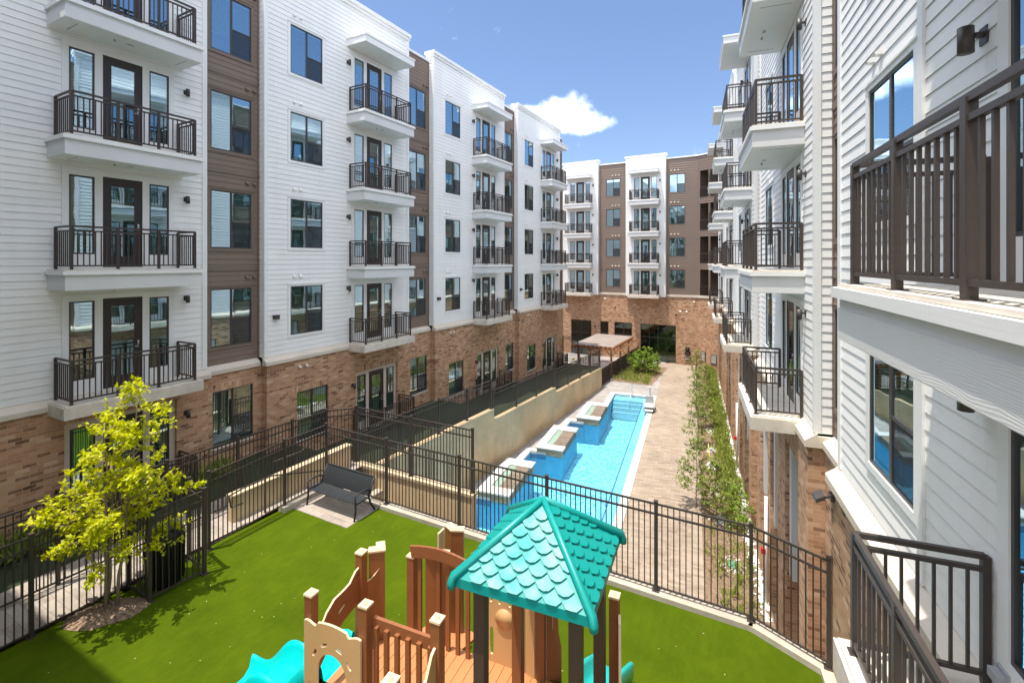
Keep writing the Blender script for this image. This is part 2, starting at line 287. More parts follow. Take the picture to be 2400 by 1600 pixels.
SL, CL = .4756, .8797; SR, CR = .3535, .9354
AL, AR = R(28.4), R(20.7)
def LW(s, d, z=0): return Vector((s * SL + d * CL, s * CL - d * SL, z))
def RW(s, d, z=0): return Vector((s * SR + d * CR, s * CR - d * SR, z))
# ------------------------------------------------------------------ facade pieces (local x along wall, +y into the building)
def cut(x0, x1, z0, z1, ops):
    """strips of the rectangle left after the openings are cut out"""
    zs = sorted({z0, z1} | {z for o in ops for z in (o[2], o[3]) if z0 < z < z1}); out = []
    for za, zb in zip(zs, zs[1:]):
        cx = x0; cov = sorted((max(o[0], x0), min(o[1], x1)) for o in ops if o[2] < zb - 1e-6 and o[3] > za + 1e-6 and o[1] > x0 and o[0] < x1)
        for a, b in cov:
            if a > cx + 1e-6: out.append((cx, a, za, zb))
            cx = max(cx, b)
        if cx < x1 - 1e-6: out.append((cx, x1, za, zb))
    return out
def sheet(mb, x0, x1, z0, z1, ops, y, depth=.12):
    for a, b, c, d in cut(x0, x1, z0, z1, ops): mb.quad((a, y, c), (b, y, c), (b, y, d), (a, y, d))
    for a, b, c, d in ops:
        for p, q in (((a, c), (b, c)), ((b, c), (b, d)), ((b, d), (a, d)), ((a, d), (a, c))):
            mb.quad((p[0], y, p[1]), (q[0], y, q[1]), (q[0], y + depth, q[1]), (p[0], y + depth, p[1]))
def boards(mb, x0, x1, z0, z1, ops, y, lap=.013, rh=.18, fn=None):
    fn = fn or (lambda u, o, z: (u, y - o, z)); n = int(math.ceil((z1 - z0) / rh))
    for i in range(n):
        a0 = z0 + i * rh; a1 = min(a0 + rh, z1)
        for a, b, c, d in cut(x0, x1, a0, a1, ops):
            oc = lap * (1 - (c - a0) / rh); od = lap * (1 - (d - a0) / rh)
            mb.quad(fn(a, oc, c), fn(b, oc, c), fn(b, od, d), fn(a, od, d))
            if abs(c - a0) < 1e-6: mb.quad(fn(a, 0, c), fn(b, 0, c), fn(b, oc, c), fn(a, oc, c))
def slats(mb, x0, x1, z0, z1, y, pitch=.05):
    z = z1 - .03; mb.box(x0, x1, y - .02, y + .02, z1 - .03, z1)
    while z > z0: mb.quad((x0, y - .018, z - .036), (x1, y - .018, z - .036), (x1, y + .012, z), (x0, y + .012, z)); z -= pitch
    mb.box(x0, x1, y - .015, y + .015, z, z + .02)
def one(name, mat, parent, *b):
    m = MB(); m.box(*b); return m.build(name, mat, parent)
def bandpiece(parent, xa, xb, ya):
    m = MB(); m.add([(xa, ya - .20, 6.58), (xb, ya - .20, 6.58), (xb, ya - .20, 6.70), (xa, ya - .20, 6.70), (xb, ya + .02, 6.86), (xa, ya + .02, 6.86), (xb, ya + .02, 6.58), (xa, ya + .02, 6.58)], [(0, 1, 2, 3), (3, 2, 4, 5), (0, 3, 5, 7), (1, 6, 4, 2), (0, 7, 6, 1)]); return m.build('stone_band', 'band', parent)
CACHE = {}
def cached(key, fn):
    if key not in CACHE: CACHE[key] = fn()
    return CACHE[key]
def window(parent, x, y, z, w=1.42, h=1.78, trim='trim', variant=0, double=True, flush=False):
    def mk():
        f = MB(); t = .038
        for a, b, c, d in ((0, w, 0, t), (0, w, h - t, h), (0, t, t, h - t), (w - t, w, t, h - t)): f.box(a, b, -.014, .07, c, d)
        mids = []
        if double: f.box(w / 2 - .035, w / 2 + .035, -.011, .03, t, h - t); f.box(w / 2 + .035, w - t, -.008, .03, h * .46 - .025, h * .46 + .025)
        if not double and w > .6: f.box(w / 2 - .03, w / 2 + .03, -.011, .03, t, h - t)
        f.cur = 1                                                    # room behind
        Y = .95
        f.quad((0, Y, 0), (w, Y, 0), (w, Y, h), (0, Y, h)); f.quad((0, .07, 0), (0, Y, 0), (0, Y, h), (0, .07, h)); f.quad((w, .07, 0), (w, Y, 0), (w, Y, h), (w, .07, h))
        f.quad((0, .07, 0), (w, .07, 0), (w, Y, 0), (0, Y, 0)); f.quad((0, .07, h), (w, .07, h), (w, Y, h), (0, Y, h))
        p = MB()
        xs = [(t, w / 2 - .035), (w / 2 + .035, w - t)] if double else [(t, w - t)]
        for a, b in xs: p.quad((a, .004, t), (b, .004, t), (b, .004, h - t), (a, .004, h - t))
        s = None
        if double: s = MB(); s.quad((w / 2 + .035, -.004, t), (w - t, -.004, t), (w - t, -.004, h * .46 - .025), (w / 2 + .035, -.004, h * .46 - .025))
        bm = MB(); fr = [(.02, .02), (.02, .5), (.02, .02), (.3, .1), (.02, .75), (.6, .6)][variant % 6]
        for (a, b), fz in zip(xs, fr):
            if fz < .95: slats(bm, a, b, t + (h - 2 * t) * fz, h - t, .075)
        tr = MB(); q = .10
        for a, b, c, d in ((-q, w + q, h, h + q), (-q, w + q, -q, 0), (-q, 0, 0, h), (w, w + q, 0, h)): tr.box(a, b, -.034, .01, c, d)
        tr.box(-q - .02, w + q + .02, -.055, -.034, h + q - .03, h + q)
        return (f.mesh('window', ['frame', 'interior']), p.mesh('pane', 'glass'), s and s.mesh('screen', M['screen_see']), bm.v and bm.mesh('blind', 'blind'), trim and tr.mesh('trim', trim))
    f, p, s, b, tr = cached(('w', w, h, trim, variant, double), mk)
    o = ob('window', f, parent, (x, y, z)); ob('pane', p, o)
    if s: ob('screen', s, o)
    if b: ob('blind', b, o)
    if tr: ob('trim', tr, o)
    return o
a = NT('see through insect screen'); a.t.nodes.remove(a.b); tr_ = a.n('ShaderNodeBsdfTransparent'); df = a.n('ShaderNodeBsdfDiffuse'); df.inputs[0].default_value = (.05, .055, .06, 1); mx_ = a.n('ShaderNodeMixShader'); mx_.inputs[0].default_value = .62
a.l(tr_.outputs[0], mx_.inputs[1]); a.l(df.outputs[0], mx_.inputs[2]); a.l(mx_.outputs[0], a.out.inputs[0]); M['screen_see'] = a.m
def door(parent, x, y, z, variant=0):
    def mk():
        w, h = .90, 2.38; f = MB(); g = (.19, .71, .30, 2.16)
        sheet(f, .0, w, 0, h, [g], -.02, .05); f.box(0, .03, -.03, .05, 0, h); f.box(w - .03, w, -.03, .05, 0, h); f.box(.03, w - .03, -.03, .05, h - .03, h)
        f.cur = 1; f.box(0, w, .16, .95, 0, h); p = MB(); p.quad((g[0], -.012, g[2]), (g[1], -.012, g[2]), (g[1], -.012, g[3]), (g[0], -.012, g[3]))
        k = MB(); k.tube([(w - .1, -.025, 1.02), (w - .1, -.07, 1.02), (w - .2, -.075, 1.02)], .011, 8); k.box(w - .125, w - .075, -.035, -.02, .98, 1.18); k.tube([(w - .1, -.02, 1.14), (w - .1, -.045, 1.14)], .028, 12); k.tube([(w - .1, -.02, 1.02), (w - .1, -.035, 1.02)], .03, 12)
        bm = MB(); slats(bm, g[0], g[1], g[2] + (g[3] - g[2]) * [0.02, .45, .02, .8][variant % 4], g[3], .05)
        return f.mesh('door', ['door', 'interior']), p.mesh('pane', 'glass'), k.mesh('handle', 'steel'), bm.mesh('blind', 'blind')
    f, p, k, b = cached(('d', variant % 4), mk); o = ob('door', f, parent, (x, y, z)); ob('pane', p, o); ob('handle', k, o); ob('blind', b, o); return o
def lamp(parent, x, y, z):
    def mk():
        m = MB(); m.box(-.055, .055, -.02, 0, -.08, .06); m.box(-.02, .02, -.075, -.02, -.02, .02); m.tube([(0, -.13, -.14), (0, -.13, .075)], .055, 16); return m.mesh('wall_lamp', 'lamp')
    return ob('wall_lamp', cached('lamp', mk), parent, (x, y, z))
def vent(parent, x, y, z, mat):
    def mk():
        m = MB(); m.box(-.06, .06, -.012, 0, -.06, .07)
        m.add([(-.05, -.012, .06), (.05, -.012, .06), (.05, -.10, -.02), (-.05, -.10, -.02), (-.05, -.012, -.04), (.05, -.012, -.04), (.05, -.09, -.04), (-.05, -.09, -.04)], [(0, 1, 2, 3), (0, 3, 7, 4), (1, 5, 6, 2), (3, 2, 6, 7), (4, 7, 6, 5)])
        return m.mesh('vent', mat)
    return ob('vent', cached(('v', mat), mk), parent, (x, y, z))
def railmesh(w=2.75, dep=.93, wide=True):
    m = MB(); P = .055; y = -dep
    def bay(p, q, n, ends):
        p = Vector(p); q = Vector(q); d = (q - p)
        for zz, hh in ((1.03, .045), (.925, .035), (.09, .035)): m.bar(p + Vector((0, 0, zz)), q + Vector((0, 0, zz)), .04, hh)
        k = max(2, round(d.length / .108))
        for i in range(1, k): c = p + d * i / k; m.box(c.x - .011, c.x + .011, c.y - .011, c.y + .011, .09, .925)
    xs = [i * w / n_b for n_b in (3,) for i in range(4)]
    for a, b in zip(xs, xs[1:]): bay((a, y, 0), (b, y, 0), 0, 0)
    bay((0, -.05, 0), (0, y, 0), 0, 0); bay((w, -.05, 0), (w, y, 0), 0, 0)
    for xx in xs: m.box(xx - P / 2, xx + P / 2, y - P / 2, y + P / 2, 0, 1.035); m.box(xx - .05, xx + .05, y - .05, y + .05, 0, .008)
    for xx in (0, w): m.box(xx - P / 2, xx + P / 2, -.075, -.02, 0, 1.035)
    return m.mesh('railing', 'metal')
def balcony(parent, x, y, z, low=False, dep=.93, w=2.75):
    def mk():
        m = MB(); e = .15; f_ = .09; m.cur = 1; m.box(-e, w + e, -dep - f_, .0, -.03, 0); m.cur = 0
        if low: m.cur = 1; m.box(-e - .03, w + e + .03, -dep - f_ - .03, 0, -.31, -.03)
        else:
            m.box(-e - .045, w + e + .045, -dep - f_ - .045, .0, -.125, -.034); m.cur = 2; m.box(-e, w + e, -dep - f_, 0, -.49, -.22); m.box(-e + .012, w + e - .012, -dep - f_ + .012, 0, -.22, -.125)
            m.cur = 0; m.box(-e + .01, w + e - .01, -dep - f_ + .01, 0, -.50, -.491)
        st = MB()
        if not low:
            st.box(.15, .17, -dep + .1, -.2, -.504, -.5); st.box(w - .17, w - .15, -dep + .1, -.2, -.504, -.5); st.box(w / 2 - .12, w / 2 + .02, -.62, -.55, -.506, -.5); st.tube([(w / 2 - .4, -.6, -.5), (w / 2 - .4, -.6, -.55)], .02, 8)
        return m.mesh('balcony', ['trim', 'slab', 'fascia']), (st.mesh('soffit_vent', 'plastic_grey') if not low else None)
    a, b = cached(('b', low, dep, w), mk); o = ob('balcony', a, parent, (x, y, z)); ob('railing', cached(('r', w, dep), lambda: railmesh(w, dep)), o)
    if b: ob('soffit_vent', b, o)
    return o
def canopy(parent, x, y, z, w=2.75, dep=.93):
    def mk():
        m = MB(); e = .13; m.box(-e, w + e, -dep - e, 0, 0, .26); m.box(-e - .03, w + e + .03, -dep - e - .03, 0, .26, .33); m.box(.3, .32, -dep + .1, -.2, -.004, 0); m.box(w - .32, w - .3, -dep + .1, -.2, -.004, 0); return m.mesh('canopy', 'trim')
    return ob('canopy', cached(('c', w, dep), mk), parent, (x, y, z))
FL = [6.8, 10.0, 13.2, 16.4]
def french(parent, x, y, z, mb, seed, proud=.03):
    """trim board with sidelight, door, sidelight; x is the left edge of the left sidelight"""
    lights = [(x, x + .52, z + .38, z + 2.38), (x + 1.76, x + 2.26, z + .38, z + 2.38)]; dr = (x + .69, x + 1.59, z + .04, z + 2.42)
    board = (x - .14, x + 2.40, z, z + 2.56); sheet(mb, *board, lights + [dr], y - proud, .12)
    for a, b in ((board[0], board[2]), (board[1], board[2])): mb.quad((a, y - proud, b), (a, y + .02, b), (a, y + .02, board[3]), (a, y - proud, board[3]))
    mb.quad((board[0], y - proud, board[3]), (board[1], y - proud, board[3]), (board[1], y + .02, board[3]), (board[0], y + .02, board[3]))
    window(parent, lights[0][0], y - proud + .03, z + .38, .52, 2.0, None, [0, 2, 0, 5][seed % 4], False); window(parent, lights[1][0], y - proud + .03, z + .38, .50, 2.0, None, [0, 0, 5, 3][seed % 4], False)
    door(parent, dr[0], y - proud + .03, z + .04, seed); return board
def white_block(root, x0, L, sh, lampright, ground, seed, zb=6.85, brickz=0., wall_y=0., floors=FL, top=21.0, nowin=False):
    """one white bay: siding + trims + windows + balconies.  sh shifts the window and balcony along the wall"""
    rnd = random.Random(seed); ops = []; tm = MB(); wx = x0 + 1.0 + sh; bx = x0 + 3.8 + sh; fx = x0 + 4.06 + sh
    for i, z in enumerate(floors):
        ops.append((wx, wx + 1.42, z + .7, z + 2.48)); window(root, wx, wall_y, z + .7, variant=rnd.randrange(5))
        ops.append(french(root, fx, wall_y, z, tm, rnd.randrange(4)))
        balcony(root, bx, wall_y, z, low=(i == 0)); lamp(root, bx + (2.98 if lampright else -.0) - (0 if lampright else .10), wall_y, z + (2.06 if i else 2.30))
        for dx in (.15, .42): vent(root, wx + dx, wall_y, z + 2.85, 'trim')
    canopy(root, bx, wall_y, floors[-1] + 2.72)
    s = MB(); boards(s, x0, x0 + L, zb, top, ops, wall_y)
    for xx, sg in ((x0, -1), (x0 + L, 1)):                            # returns
        boards(s, 0, .32, zb, top, [], 0, fn=lambda u, o, z, xx=xx, sg=sg: (xx + sg * o, wall_y + u, z))
    s.build('siding_wall', 'white', root)
    for xx in (x0, x0 + L - .11): tm.box(xx, xx + .11, wall_y - .035, wall_y + .01, zb, top)
    tm.box(x0 - .03, x0, wall_y - .035, wall_y + .09, zb, top); tm.box(x0 + L, x0 + L + .03, wall_y - .035, wall_y + .09, zb, top)
    tm.build('trim_board', 'trim', root)
    c = MB(); c.box(x0 - .10, x0 + L + .10, wall_y - .12, wall_y + .5, top, top + .16); c.box(x0 - .06, x0 + L + .06, wall_y - .07, wall_y + .42, top - .14, top); c.build('parapet', 'trim', root)
def brown_recess(root, x0, x1, seed, y=.3, zb=6.85, top=20.6, floors=FL, w=1.36):
    rnd = random.Random(seed); ops = []; wx = (x0 + x1) / 2 - w / 2
    for z in floors:
        ops.append((wx, wx + w, z + .62, z + 2.5)); window(root, wx, y, z + .62, w, 1.88, 'brown_trim', rnd.randrange(5))
        for dx in (w - .05, w + .20): vent(root, wx + dx - .1, y, z + 2.86, 'brown_trim')
    s = MB(); boards(s, x0, x1, zb, top, ops, y); s.build('siding_wall', 'brown', root)
    t = MB()
    for z in floors[1:]: t.box(x0, x1, y - .03, y + .01, z - .12, z + .02)
    t.box(x0, x0 + .07, y - .03, y, zb, top); t.box(x1 - .07, x1, y - .03, y, zb, top); t.build('trim_board', 'brown_trim', root)
    c = MB(); c.box(x0 + .11, x1 - .11, y - .06, y + .5, top, top + .12); c.build('parapet', 'trim', root)
def patiorail(root, x, y, z): return ob('railing', cached(('r', 2.75, .93), lambda: railmesh(2.75, .93)), root, (x, y, z))
# ================================================================== LEFT BUILDING
p = LW(0, -15.45); LB = thing('apartment_building', 'long shaded white and brown apartment building along the left of the courtyard', 'building', p, pi / 2 - AL)
GZ = [3.6, 2.95, 2.2, 1.7]; bw = MB(); sw = MB(); bt = MB(); cb_ = MB()
for j in range(4):
    x0 = 1.06 + 9.45 * j; G = GZ[j]; x1 = x0 + 7.48; x2 = x0 + 9.45 if j < 3 else 38.1
    white_block(LB, x0, 7.48, 0 if j else .12, j in (0, 3), True, 11 + j)
    brown_recess(LB, x1, x2, 31 + j) if j < 3 else brown_recess(LB, x1, x1 + 1.2, 34, w=.7)
    # ground storey in brick
    wx = x0 + 1.2; ops = [(wx, wx + 1.42, G + .62, G + 2.42)]; window(LB, wx, -.05, G + .62, 1.42, 1.80, None, [2, 5, 1, 4][j]); fx = x0 + 4.2
    fb = MB(); ops.append(french(LB, fx, -.04, G, fb, j + 1, -.03)); fb.build('trim_board', 'band', LB)
    sheet(bw, x0, x1, 0, 6.6, ops, -.12, .12)
    ops2 = []
    if j < 3:
        rx = (x1 + x2) / 2 - .68; ops2 = [(rx, rx + 1.36, G + .62, G + 2.42)]; window(LB, rx, .23, G + .62, 1.36, 1.80, None, [1, 5, 3][j])
    sheet(bw, x1, x2, 0, 6.6, ops2, .16, .12)
    for xx in (x0, x1): bw.quad((xx, -.12, 0), (xx, .16, 0), (xx, .16, 6.6), (xx, -.12, 6.6))
    for o, yy in [(q, -.12) for q in ops] + [(q, .16) for q in ops2]:
        one('soldier_course', 'soldier', LB, o[0] - .08, o[1] + .08, yy - .004, yy + .05, o[3], o[3] + .22); one('window_sill', 'band', LB, o[0] - .04, o[1] + .04, yy - .03, yy + .1, o[2] - .07, o[2])
    patiorail(LB, x0 + 3.9, -.12, G)
    bandpiece(LB, x0 - .07, x1 + .07, 0); bandpiece(LB, x1 + .07, x2 - .07, .3)
    lamp(LB, x0 + (6.85 if j == 0 else 3.85), -.12, G + 2.1)
    for dx in (1.3, 1.6): vent(LB, x0 + dx, -.12, 6.3 if j else 5.9, 'band')
    if j: m = MB(); m.box(x0 + .3, x0 + .5, -.13, 0, 8.15, 8.3); m.build('flood_lamp', 'lamp', LB)
bw.quad((-6, -.12, 0), (1.06, -.12, 0), (1.06, -.12, 6.6), (-6, -.12, 6.6)); bw.quad((38.1, .16, 0), (38.1, 14, 0), (38.1, 14, 6.85), (38.1, .16, 6.85))
bw.build('brick_wall', 'brick', LB); bandpiece(LB, -6, .99, .0)
s = MB(); boards(s, .3, 14, 6.85, 20.6, [], 0, fn=lambda u, o, z: (38.1 + o, u, z)); s.build('siding_wall', 'white', LB)
cb_.box(-12, 38.0, 1.3, 14, 0, 20.4); cb_.box(-12, .2, -11, 1.2, 0, 20.9)              # body of the building and its wing round the corner
cb_.box(.2, 38.0, .35, 1.3, 20.3, 20.4); cb_.build('roof_and_rear_wall', 'core', LB)
# ================================================================== RIGHT BUILDING
p = RW(0, 2.25); RB = thing('apartment_building', 'white apartment building with stacked balconies along the right, running past the camera', 'building', p, -(pi / 2 + AR))
bw = MB(); bt = MB(); sw = MB(); pn = MB()
for j in range(-1, 4):
    s0 = 10.83 + 9.65 * j; s1 = s0 + 7.98; x0 = -s1; L = 7.98
    white_block(RB, x0, L, .42 if j < 0 else .36, j in (0, 2), True, 51 + j)
    xr1 = x0 if j < 3 else x0; xr0 = x0 - 1.67 if j < 3 else x0 - .7
    brown_recess(RB, xr0, xr1, 71 + j, w=1.25 if j < 3 else .5)
    if j < 0:
        sheet(bw, x0, 2.0, 0, 6.6, [], -.13, .1)
    else:
        bays = [(x0 + L - 2.45, x0 + L - .95, 0, 5.9), (x0 + L - 4.85, x0 + L - 3.6, 0, 5.9), (x0 + 1.0, x0 + 2.6, 0, 5.2)]
        sheet(bw, x0, x0 + L, 0, 6.6, bays, -.13, .42)
        for a, b, c, d in bays: q_ = MB(); q_.box(a, b, .26, .29, c, d); q_.box(a + .04, a + .3, -.05, .26, 2.6, d - .05); q_.build('wall_panel', 'tan_light', RB)
        for a, b, c, d in bays: one('soldier_course', 'soldier', RB, a - .08, b + .08, -.134, -.1, d, d + .23)
    sheet(bw, xr0, xr1, 0, 6.6, [], .15, .1)
    for xx in (x0, x0 + L): bw.quad((xx, -.13, 0), (xx, .15, 0), (xx, .15, 6.6), (xx, -.13, 6.6))
    bandpiece(RB, x0 - .07, x0 + L + .07, 0); bandpiece(RB, xr0 + .07, xr1 - .07, .3)
    for xx in (x0 - .07, x0 + L): one('stone_band', 'band', RB, xx, xx + .07, .021, .32, 6.58, 6.80)
bw.build('brick_wall', 'brick', RB)
m = MB(); m.box(-6.22, -6.10, -.04, 0, 6.86, 21); m.build('trim_board', 'trim', RB)
m = MB(); m.box(-49, 3, 1.3, 13, 0, 20.4); m.box(-49, 0, .35, 1.3, 20.3, 20.4); m.build('roof_and_rear_wall', 'core', RB)
m = MB(); m.box(-.09, .09, -.05, 0, -.05, .05); m.bar((0, -.04, 0), (0, -.16, -.05), .03); m.prism([(-.13, -.07), (.13, -.07), (.13, .07), (-.13, .07)], -.03, .03, fn=lambda q: (q[0], q[1] * .9 - .2 , q[2] - .02 + q[1] * .5)); m.build('flood_lamp', 'lamp', RB, (-9.0, -.14, 6.42))
m = MB(); m.box(-.07, .07, -.05, 0, -.08, .08); m.prism([(-.06, 0), (.06, 0), (.06, .1), (-.06, .1)], -.02, .05, fn=lambda q: (q[0], -.05 - q[1] * .6, q[2])); m.build('outlet_box', 'plastic_grey', RB, (-4.72, -.0, 7.02))
for sx_, zz in ((16.0, 1.5), (26.0, 1.4)):
    m = MB(); m.tube([(-sx_, -.2, 0), (-sx_, -.2, 3.2)], .05, 8); m.cur = 1; m.box(-sx_ - .06, -sx_ + .06, -.34, -.22, zz, zz + .15); m.build('downpipe', ['plastic_white', 'red'], RB)
# ================================================================== FAR BUILDING
p = LW(49.9, 0); FB = thing('apartment_building', 'sunlit brown and white end building with brick ground storey facing down the pool', 'building', p, -AL)
def fx_white(x0, seed):
    L = 4.03; tm = MB(); ops = []; wy = -.4
    for i, z in enumerate(FL):
        ops.append(french(FB, x0 + .88, wy, z, tm, seed + i)); balcony(FB, x0 + .62, wy, z, low=(i == 0)); lamp(FB, x0 + 3.5, wy, z + 2.0)
    canopy(FB, x0 + .62, wy, FL[-1] + 2.72); s = MB(); boards(s, x0, x0 + L, 6.6, 20.9, ops, wy, .03, .23)
    for xx, sg in ((x0, -1), (x0 + L, 1)): boards(s, 0, .42, 6.6, 20.9, [], 0, fn=lambda u, o, z, xx=xx, sg=sg: (xx + sg * o, wy + u, z))
    s.quad((x0, wy, 6.6), (x0 + L, wy, 6.6), (x0 + L, .1, 6.6), (x0, .1, 6.6)); s.build('siding_wall', 'white', FB)
    for xx in (x0, x0 + L - .11): tm.box(xx, xx + .11, wy - .03, wy + .01, 6.6, 20.9)
    tm.build('trim_board', 'trim', FB); c = MB(); c.box(x0 - .1, x0 + L + .1, wy - .1, wy + .5, 20.9, 21.06); c.build('parapet', 'trim', FB)
fx_white(-20.3, 3); fx_white(-13.27, 6)
def fx_brown(x0, x1, wx, seed):
    rnd = random.Random(seed); ops = [(wx, wx + 1.46, z + .7, z + 2.5) for z in FL]
    for z in FL:
        window(FB, wx, 0, z + .7, 1.46, 1.8, 'brown_trim', rnd.randrange(5))
        for dx in (.15, .5, .85): vent(FB, wx + dx + (.5 if seed == 1 else 0), 0, z + 2.9, 'band')
    s = MB(); boards(s, x0, x1, 6.8, 20.5, ops, 0, .034, .23); s.build('siding_wall', 'brown', FB); c = MB(); c.box(x0, x1, -.1, .5, 20.5, 20.62); c.build('parapet', 'trim', FB)
fx_brown(-16.27, -13.27, -15.45, 1); fx_brown(-9.24, -6.24, -8.93, 2); fx_brown(-25, -20.3, -24, 4)
store = [(-19.5, -17.15, .0, 3.75), (-16.14, -15.24, 2.0, 3.75), (-14.6, -12.73, 2.0, 3.75), (-11.85, -8.32, 0, 3.75)]
bw = MB(); sheet(bw, -25, -6.24, 0, 6.8, store, 0, .22); bt = MB()
for a_, b_ in ((-25, -20.35), (-16.22, -13.32), (-9.19, -6.2)): one('stone_band', 'band', FB, a_, b_, -.07, .0, 6.62, 6.86)
sw = MB()
for a_, b_, c_, d_ in store: one('soldier_course', 'soldier', FB, a_ - .06, b_ + .06, -.004, .05, d_, d_ + .22)
bw.build('brick_wall', 'brick', FB)
for i, (a_, b_, c_, d_) in enumerate(store):
    w = b_ - a_; h = d_ - c_; f = MB()
    for q in ((0, w, 0, .06), (0, w, h - .06, h), (0, .06, .06, h - .06), (w - .06, w, .06, h - .06)): f.box(q[0], q[1], .08, .20, q[2], q[3])
    n = 4 if w > 3 else (2 if w > 1.5 else 1)
    for k in range(1, n): f.box(w * k / n - .03, w * k / n + .03, .09, .19, .06, h - .06)
    if h > 3: f.box(.06, w - .06, .1, .18, 2.35, 2.43)
    else: f.box(.06, w - .06, .1, .18, .42, .5)
    f.cur = 1; f.box(.0, w, 1.6, 1.62, 0, h); f.box(0, w, .22, 1.6, -.01, .01); f.box(0, w, .22, 1.6, h, h + .02); f.box(-.02, 0, .22, 1.6, 0, h); f.box(w, w + .02, .22, 1.6, 0, h)
    o = f.build('storefront_window', ['frame', 'interior'], FB, (a_, 0, c_)); g = MB(); g.quad((.06, .14, .06), (w - .06, .14, .06), (w - .06, .14, h - .06), (.06, .14, h - .06)); g.build('pane', 'darkglass', o)
for xx, zz in ((-17.9, 3.2), (-14.5, 5.3), (-8.3, 4.9)): lamp(FB, xx if xx != -17.9 else -16.7, 0, zz)
for xx in (-7.9, -7.3): vent(FB, xx, 0, 5.2, 'trim')
for xx in (-15.6, -6.6): vent(FB, xx, 0, 6.2, 'trim')
# chamfered corner with open breezeway
CH = ob('corner_bay', None, FB, (-6.24, 0, 0), -R(27.6))
m = MB(); ops = []
for z in FL: ops += [(.25, 1.15, z + .02, z + 2.6), (1.35, 2.35, z + .02, z + 2.6)]
boards(m, 0, 3.2, 6.85, 20.5, ops, 0, .034, .23); m.build('corner_siding', 'brown', CH)
m = MB(); m.quad((0, 0, 0), (3.4, 0, 0), (3.4, 0, 6.6), (0, 0, 6.6)); m.build('corner_brick', 'brick', CH)
m = MB(); m.box(-.0, 3.2, -.07, 0, 6.62, 6.86); m.build('corner_band', 'band', CH)
m = MB(); m.box(.1, 3.2, 1.8, 1.85, 6.8, 19.2); m.box(.04, .1, .02, 1.8, 6.8, 19.2)
for z in FL: m.box(.1, 3.2, .0, 1.8, z - .3, z); m.box(1.15, 1.35, -.03, .1, z, z + 2.6)
m.box(0, 3.2, 0, 1.8, 19.05, 19.2); m.build('breezeway', 'brown_trim', CH)
for z in FL:
    for a_, b_ in ((.25, 1.15), (1.35, 2.35)):
        m = MB()
        for zz in (1.03, .9, .1): m.bar((a_, -.04, z + zz), (b_, -.04, z + zz), .04, .035)
        k = 8
        for i in range(k + 1): x = a_ + (b_ - a_) * i / k; m.box(x - .01, x + .01, -.05, -.03, z + .1, z + .9)
        m.build('corner_railing', 'metal', CH)
m = MB(); m.box(0, 3.2, -.1, .4, 20.5, 20.62); m.build('corner_parapet', 'trim', CH)
m = MB(); m.box(-25, -6.3, 1.7, 14, 0, 20.3); m.box(-25, -6.3, .1, 1.7, 20.2, 20.3); m.box(-6.3, 6, 4.6, 14, 0, 20.3); m.build('roof_and_rear_wall', 'core', FB)
# ================================================================== GROUND
POOL = [(13.5, -8.9), (18.9, -8.9), (18.9, -8.15), (24.4, -8.15), (24.4, -7.3), (29.9, -7.3), (29.9, -6.45), (33.75, -6.45), (33.75, -5.6), (37.3, -5.6), (37.3, -2.9), (13.5, -2.9)]
def inside(poly, x, y):
    r = False; n = len(poly)
    for i in range(n):
        (x1, y1), (x2, y2) = poly[i], poly[(i + 1) % n]
        if (y1 > y) != (y2 > y) and x < (x2 - x1) * (y - y1) / (y2 - y1) + x1: r = not r
    return r
def offset(poly, e):
    n = len(poly); out = []
    for i in range(n):
        (x0, y0), (x1, y1), (x2, y2) = poly[i - 1], poly[i], poly[(i + 1) % n]; ox = oy = 0
        for ax, ay, bx, by in ((x0, y0, x1, y1), (x1, y1, x2, y2)):
            mx_, my_ = (ax + bx) / 2, (ay + by) / 2
            if abs(ax - bx) < 1e-6: ox = e if not inside(poly, mx_ + .01, my_) else -e
            else: oy = e if not inside(poly, mx_, my_ + .01) else -e
        out.append((x1 + ox, y1 + oy))
    return out
COPE = offset(POOL, .36)
def gridfill(mb, polyin, bounds, z, holes, sub=None):
    S = sorted({bounds[0], bounds[1]} | {q[0] for h in holes for q in h} | ({q[0] for q in polyin} if polyin else set())); D = sorted({bounds[2], bounds[3]} | {q[1] for h in holes for q in h} | ({q[1] for q in polyin} if polyin else set()))
    for a, b in zip(S, S[1:]):
        for c, d in zip(D, D[1:]):
            ms, md = (a + b) / 2, (c + d) / 2
            if any(inside(h, ms, md) for h in holes) or (polyin and not inside(polyin, ms, md)): continue
            mb.quad((c, a, z), (d, a, z), (d, b, z), (c, b, z))
m = MB(); gridfill(m, None, (-900, 900, -900, 900), -.02, [COPE]); tag(m.build('ground', 'soil', None, (0, 0, 0), -AR), kind='structure')
m = MB(); gridfill(m, None, (11, 48.9, -13.5, -2.54), 0, [COPE]); gridfill(m, None, (45, 58, -20, -2.54), .004, []); tag(m.build('pool_deck', 'deckgrey', None, (0, 0, 0), -AR), kind='structure')
m = MB(); m.quad((-2.536, 9, .008), (.34, 9, .008), (.34, 50, .008), (-2.536, 50, .008)); m.quad((-5.4, 46, .008), (-2.536, 46, .008), (-2.536, 50, .008), (-5.4, 50, .008)); tag(m.build('path', 'path', None, (0, 0, 0), -AR), kind='structure')
m = MB(); m.quad((.34, 9, .012), (2.2, 9, .012), (2.2, 50, .012), (.34, 50, .012)); tag(m.build('planting_bed_soil', 'soil', None, (0, 0, 0), -AR), kind='structure')
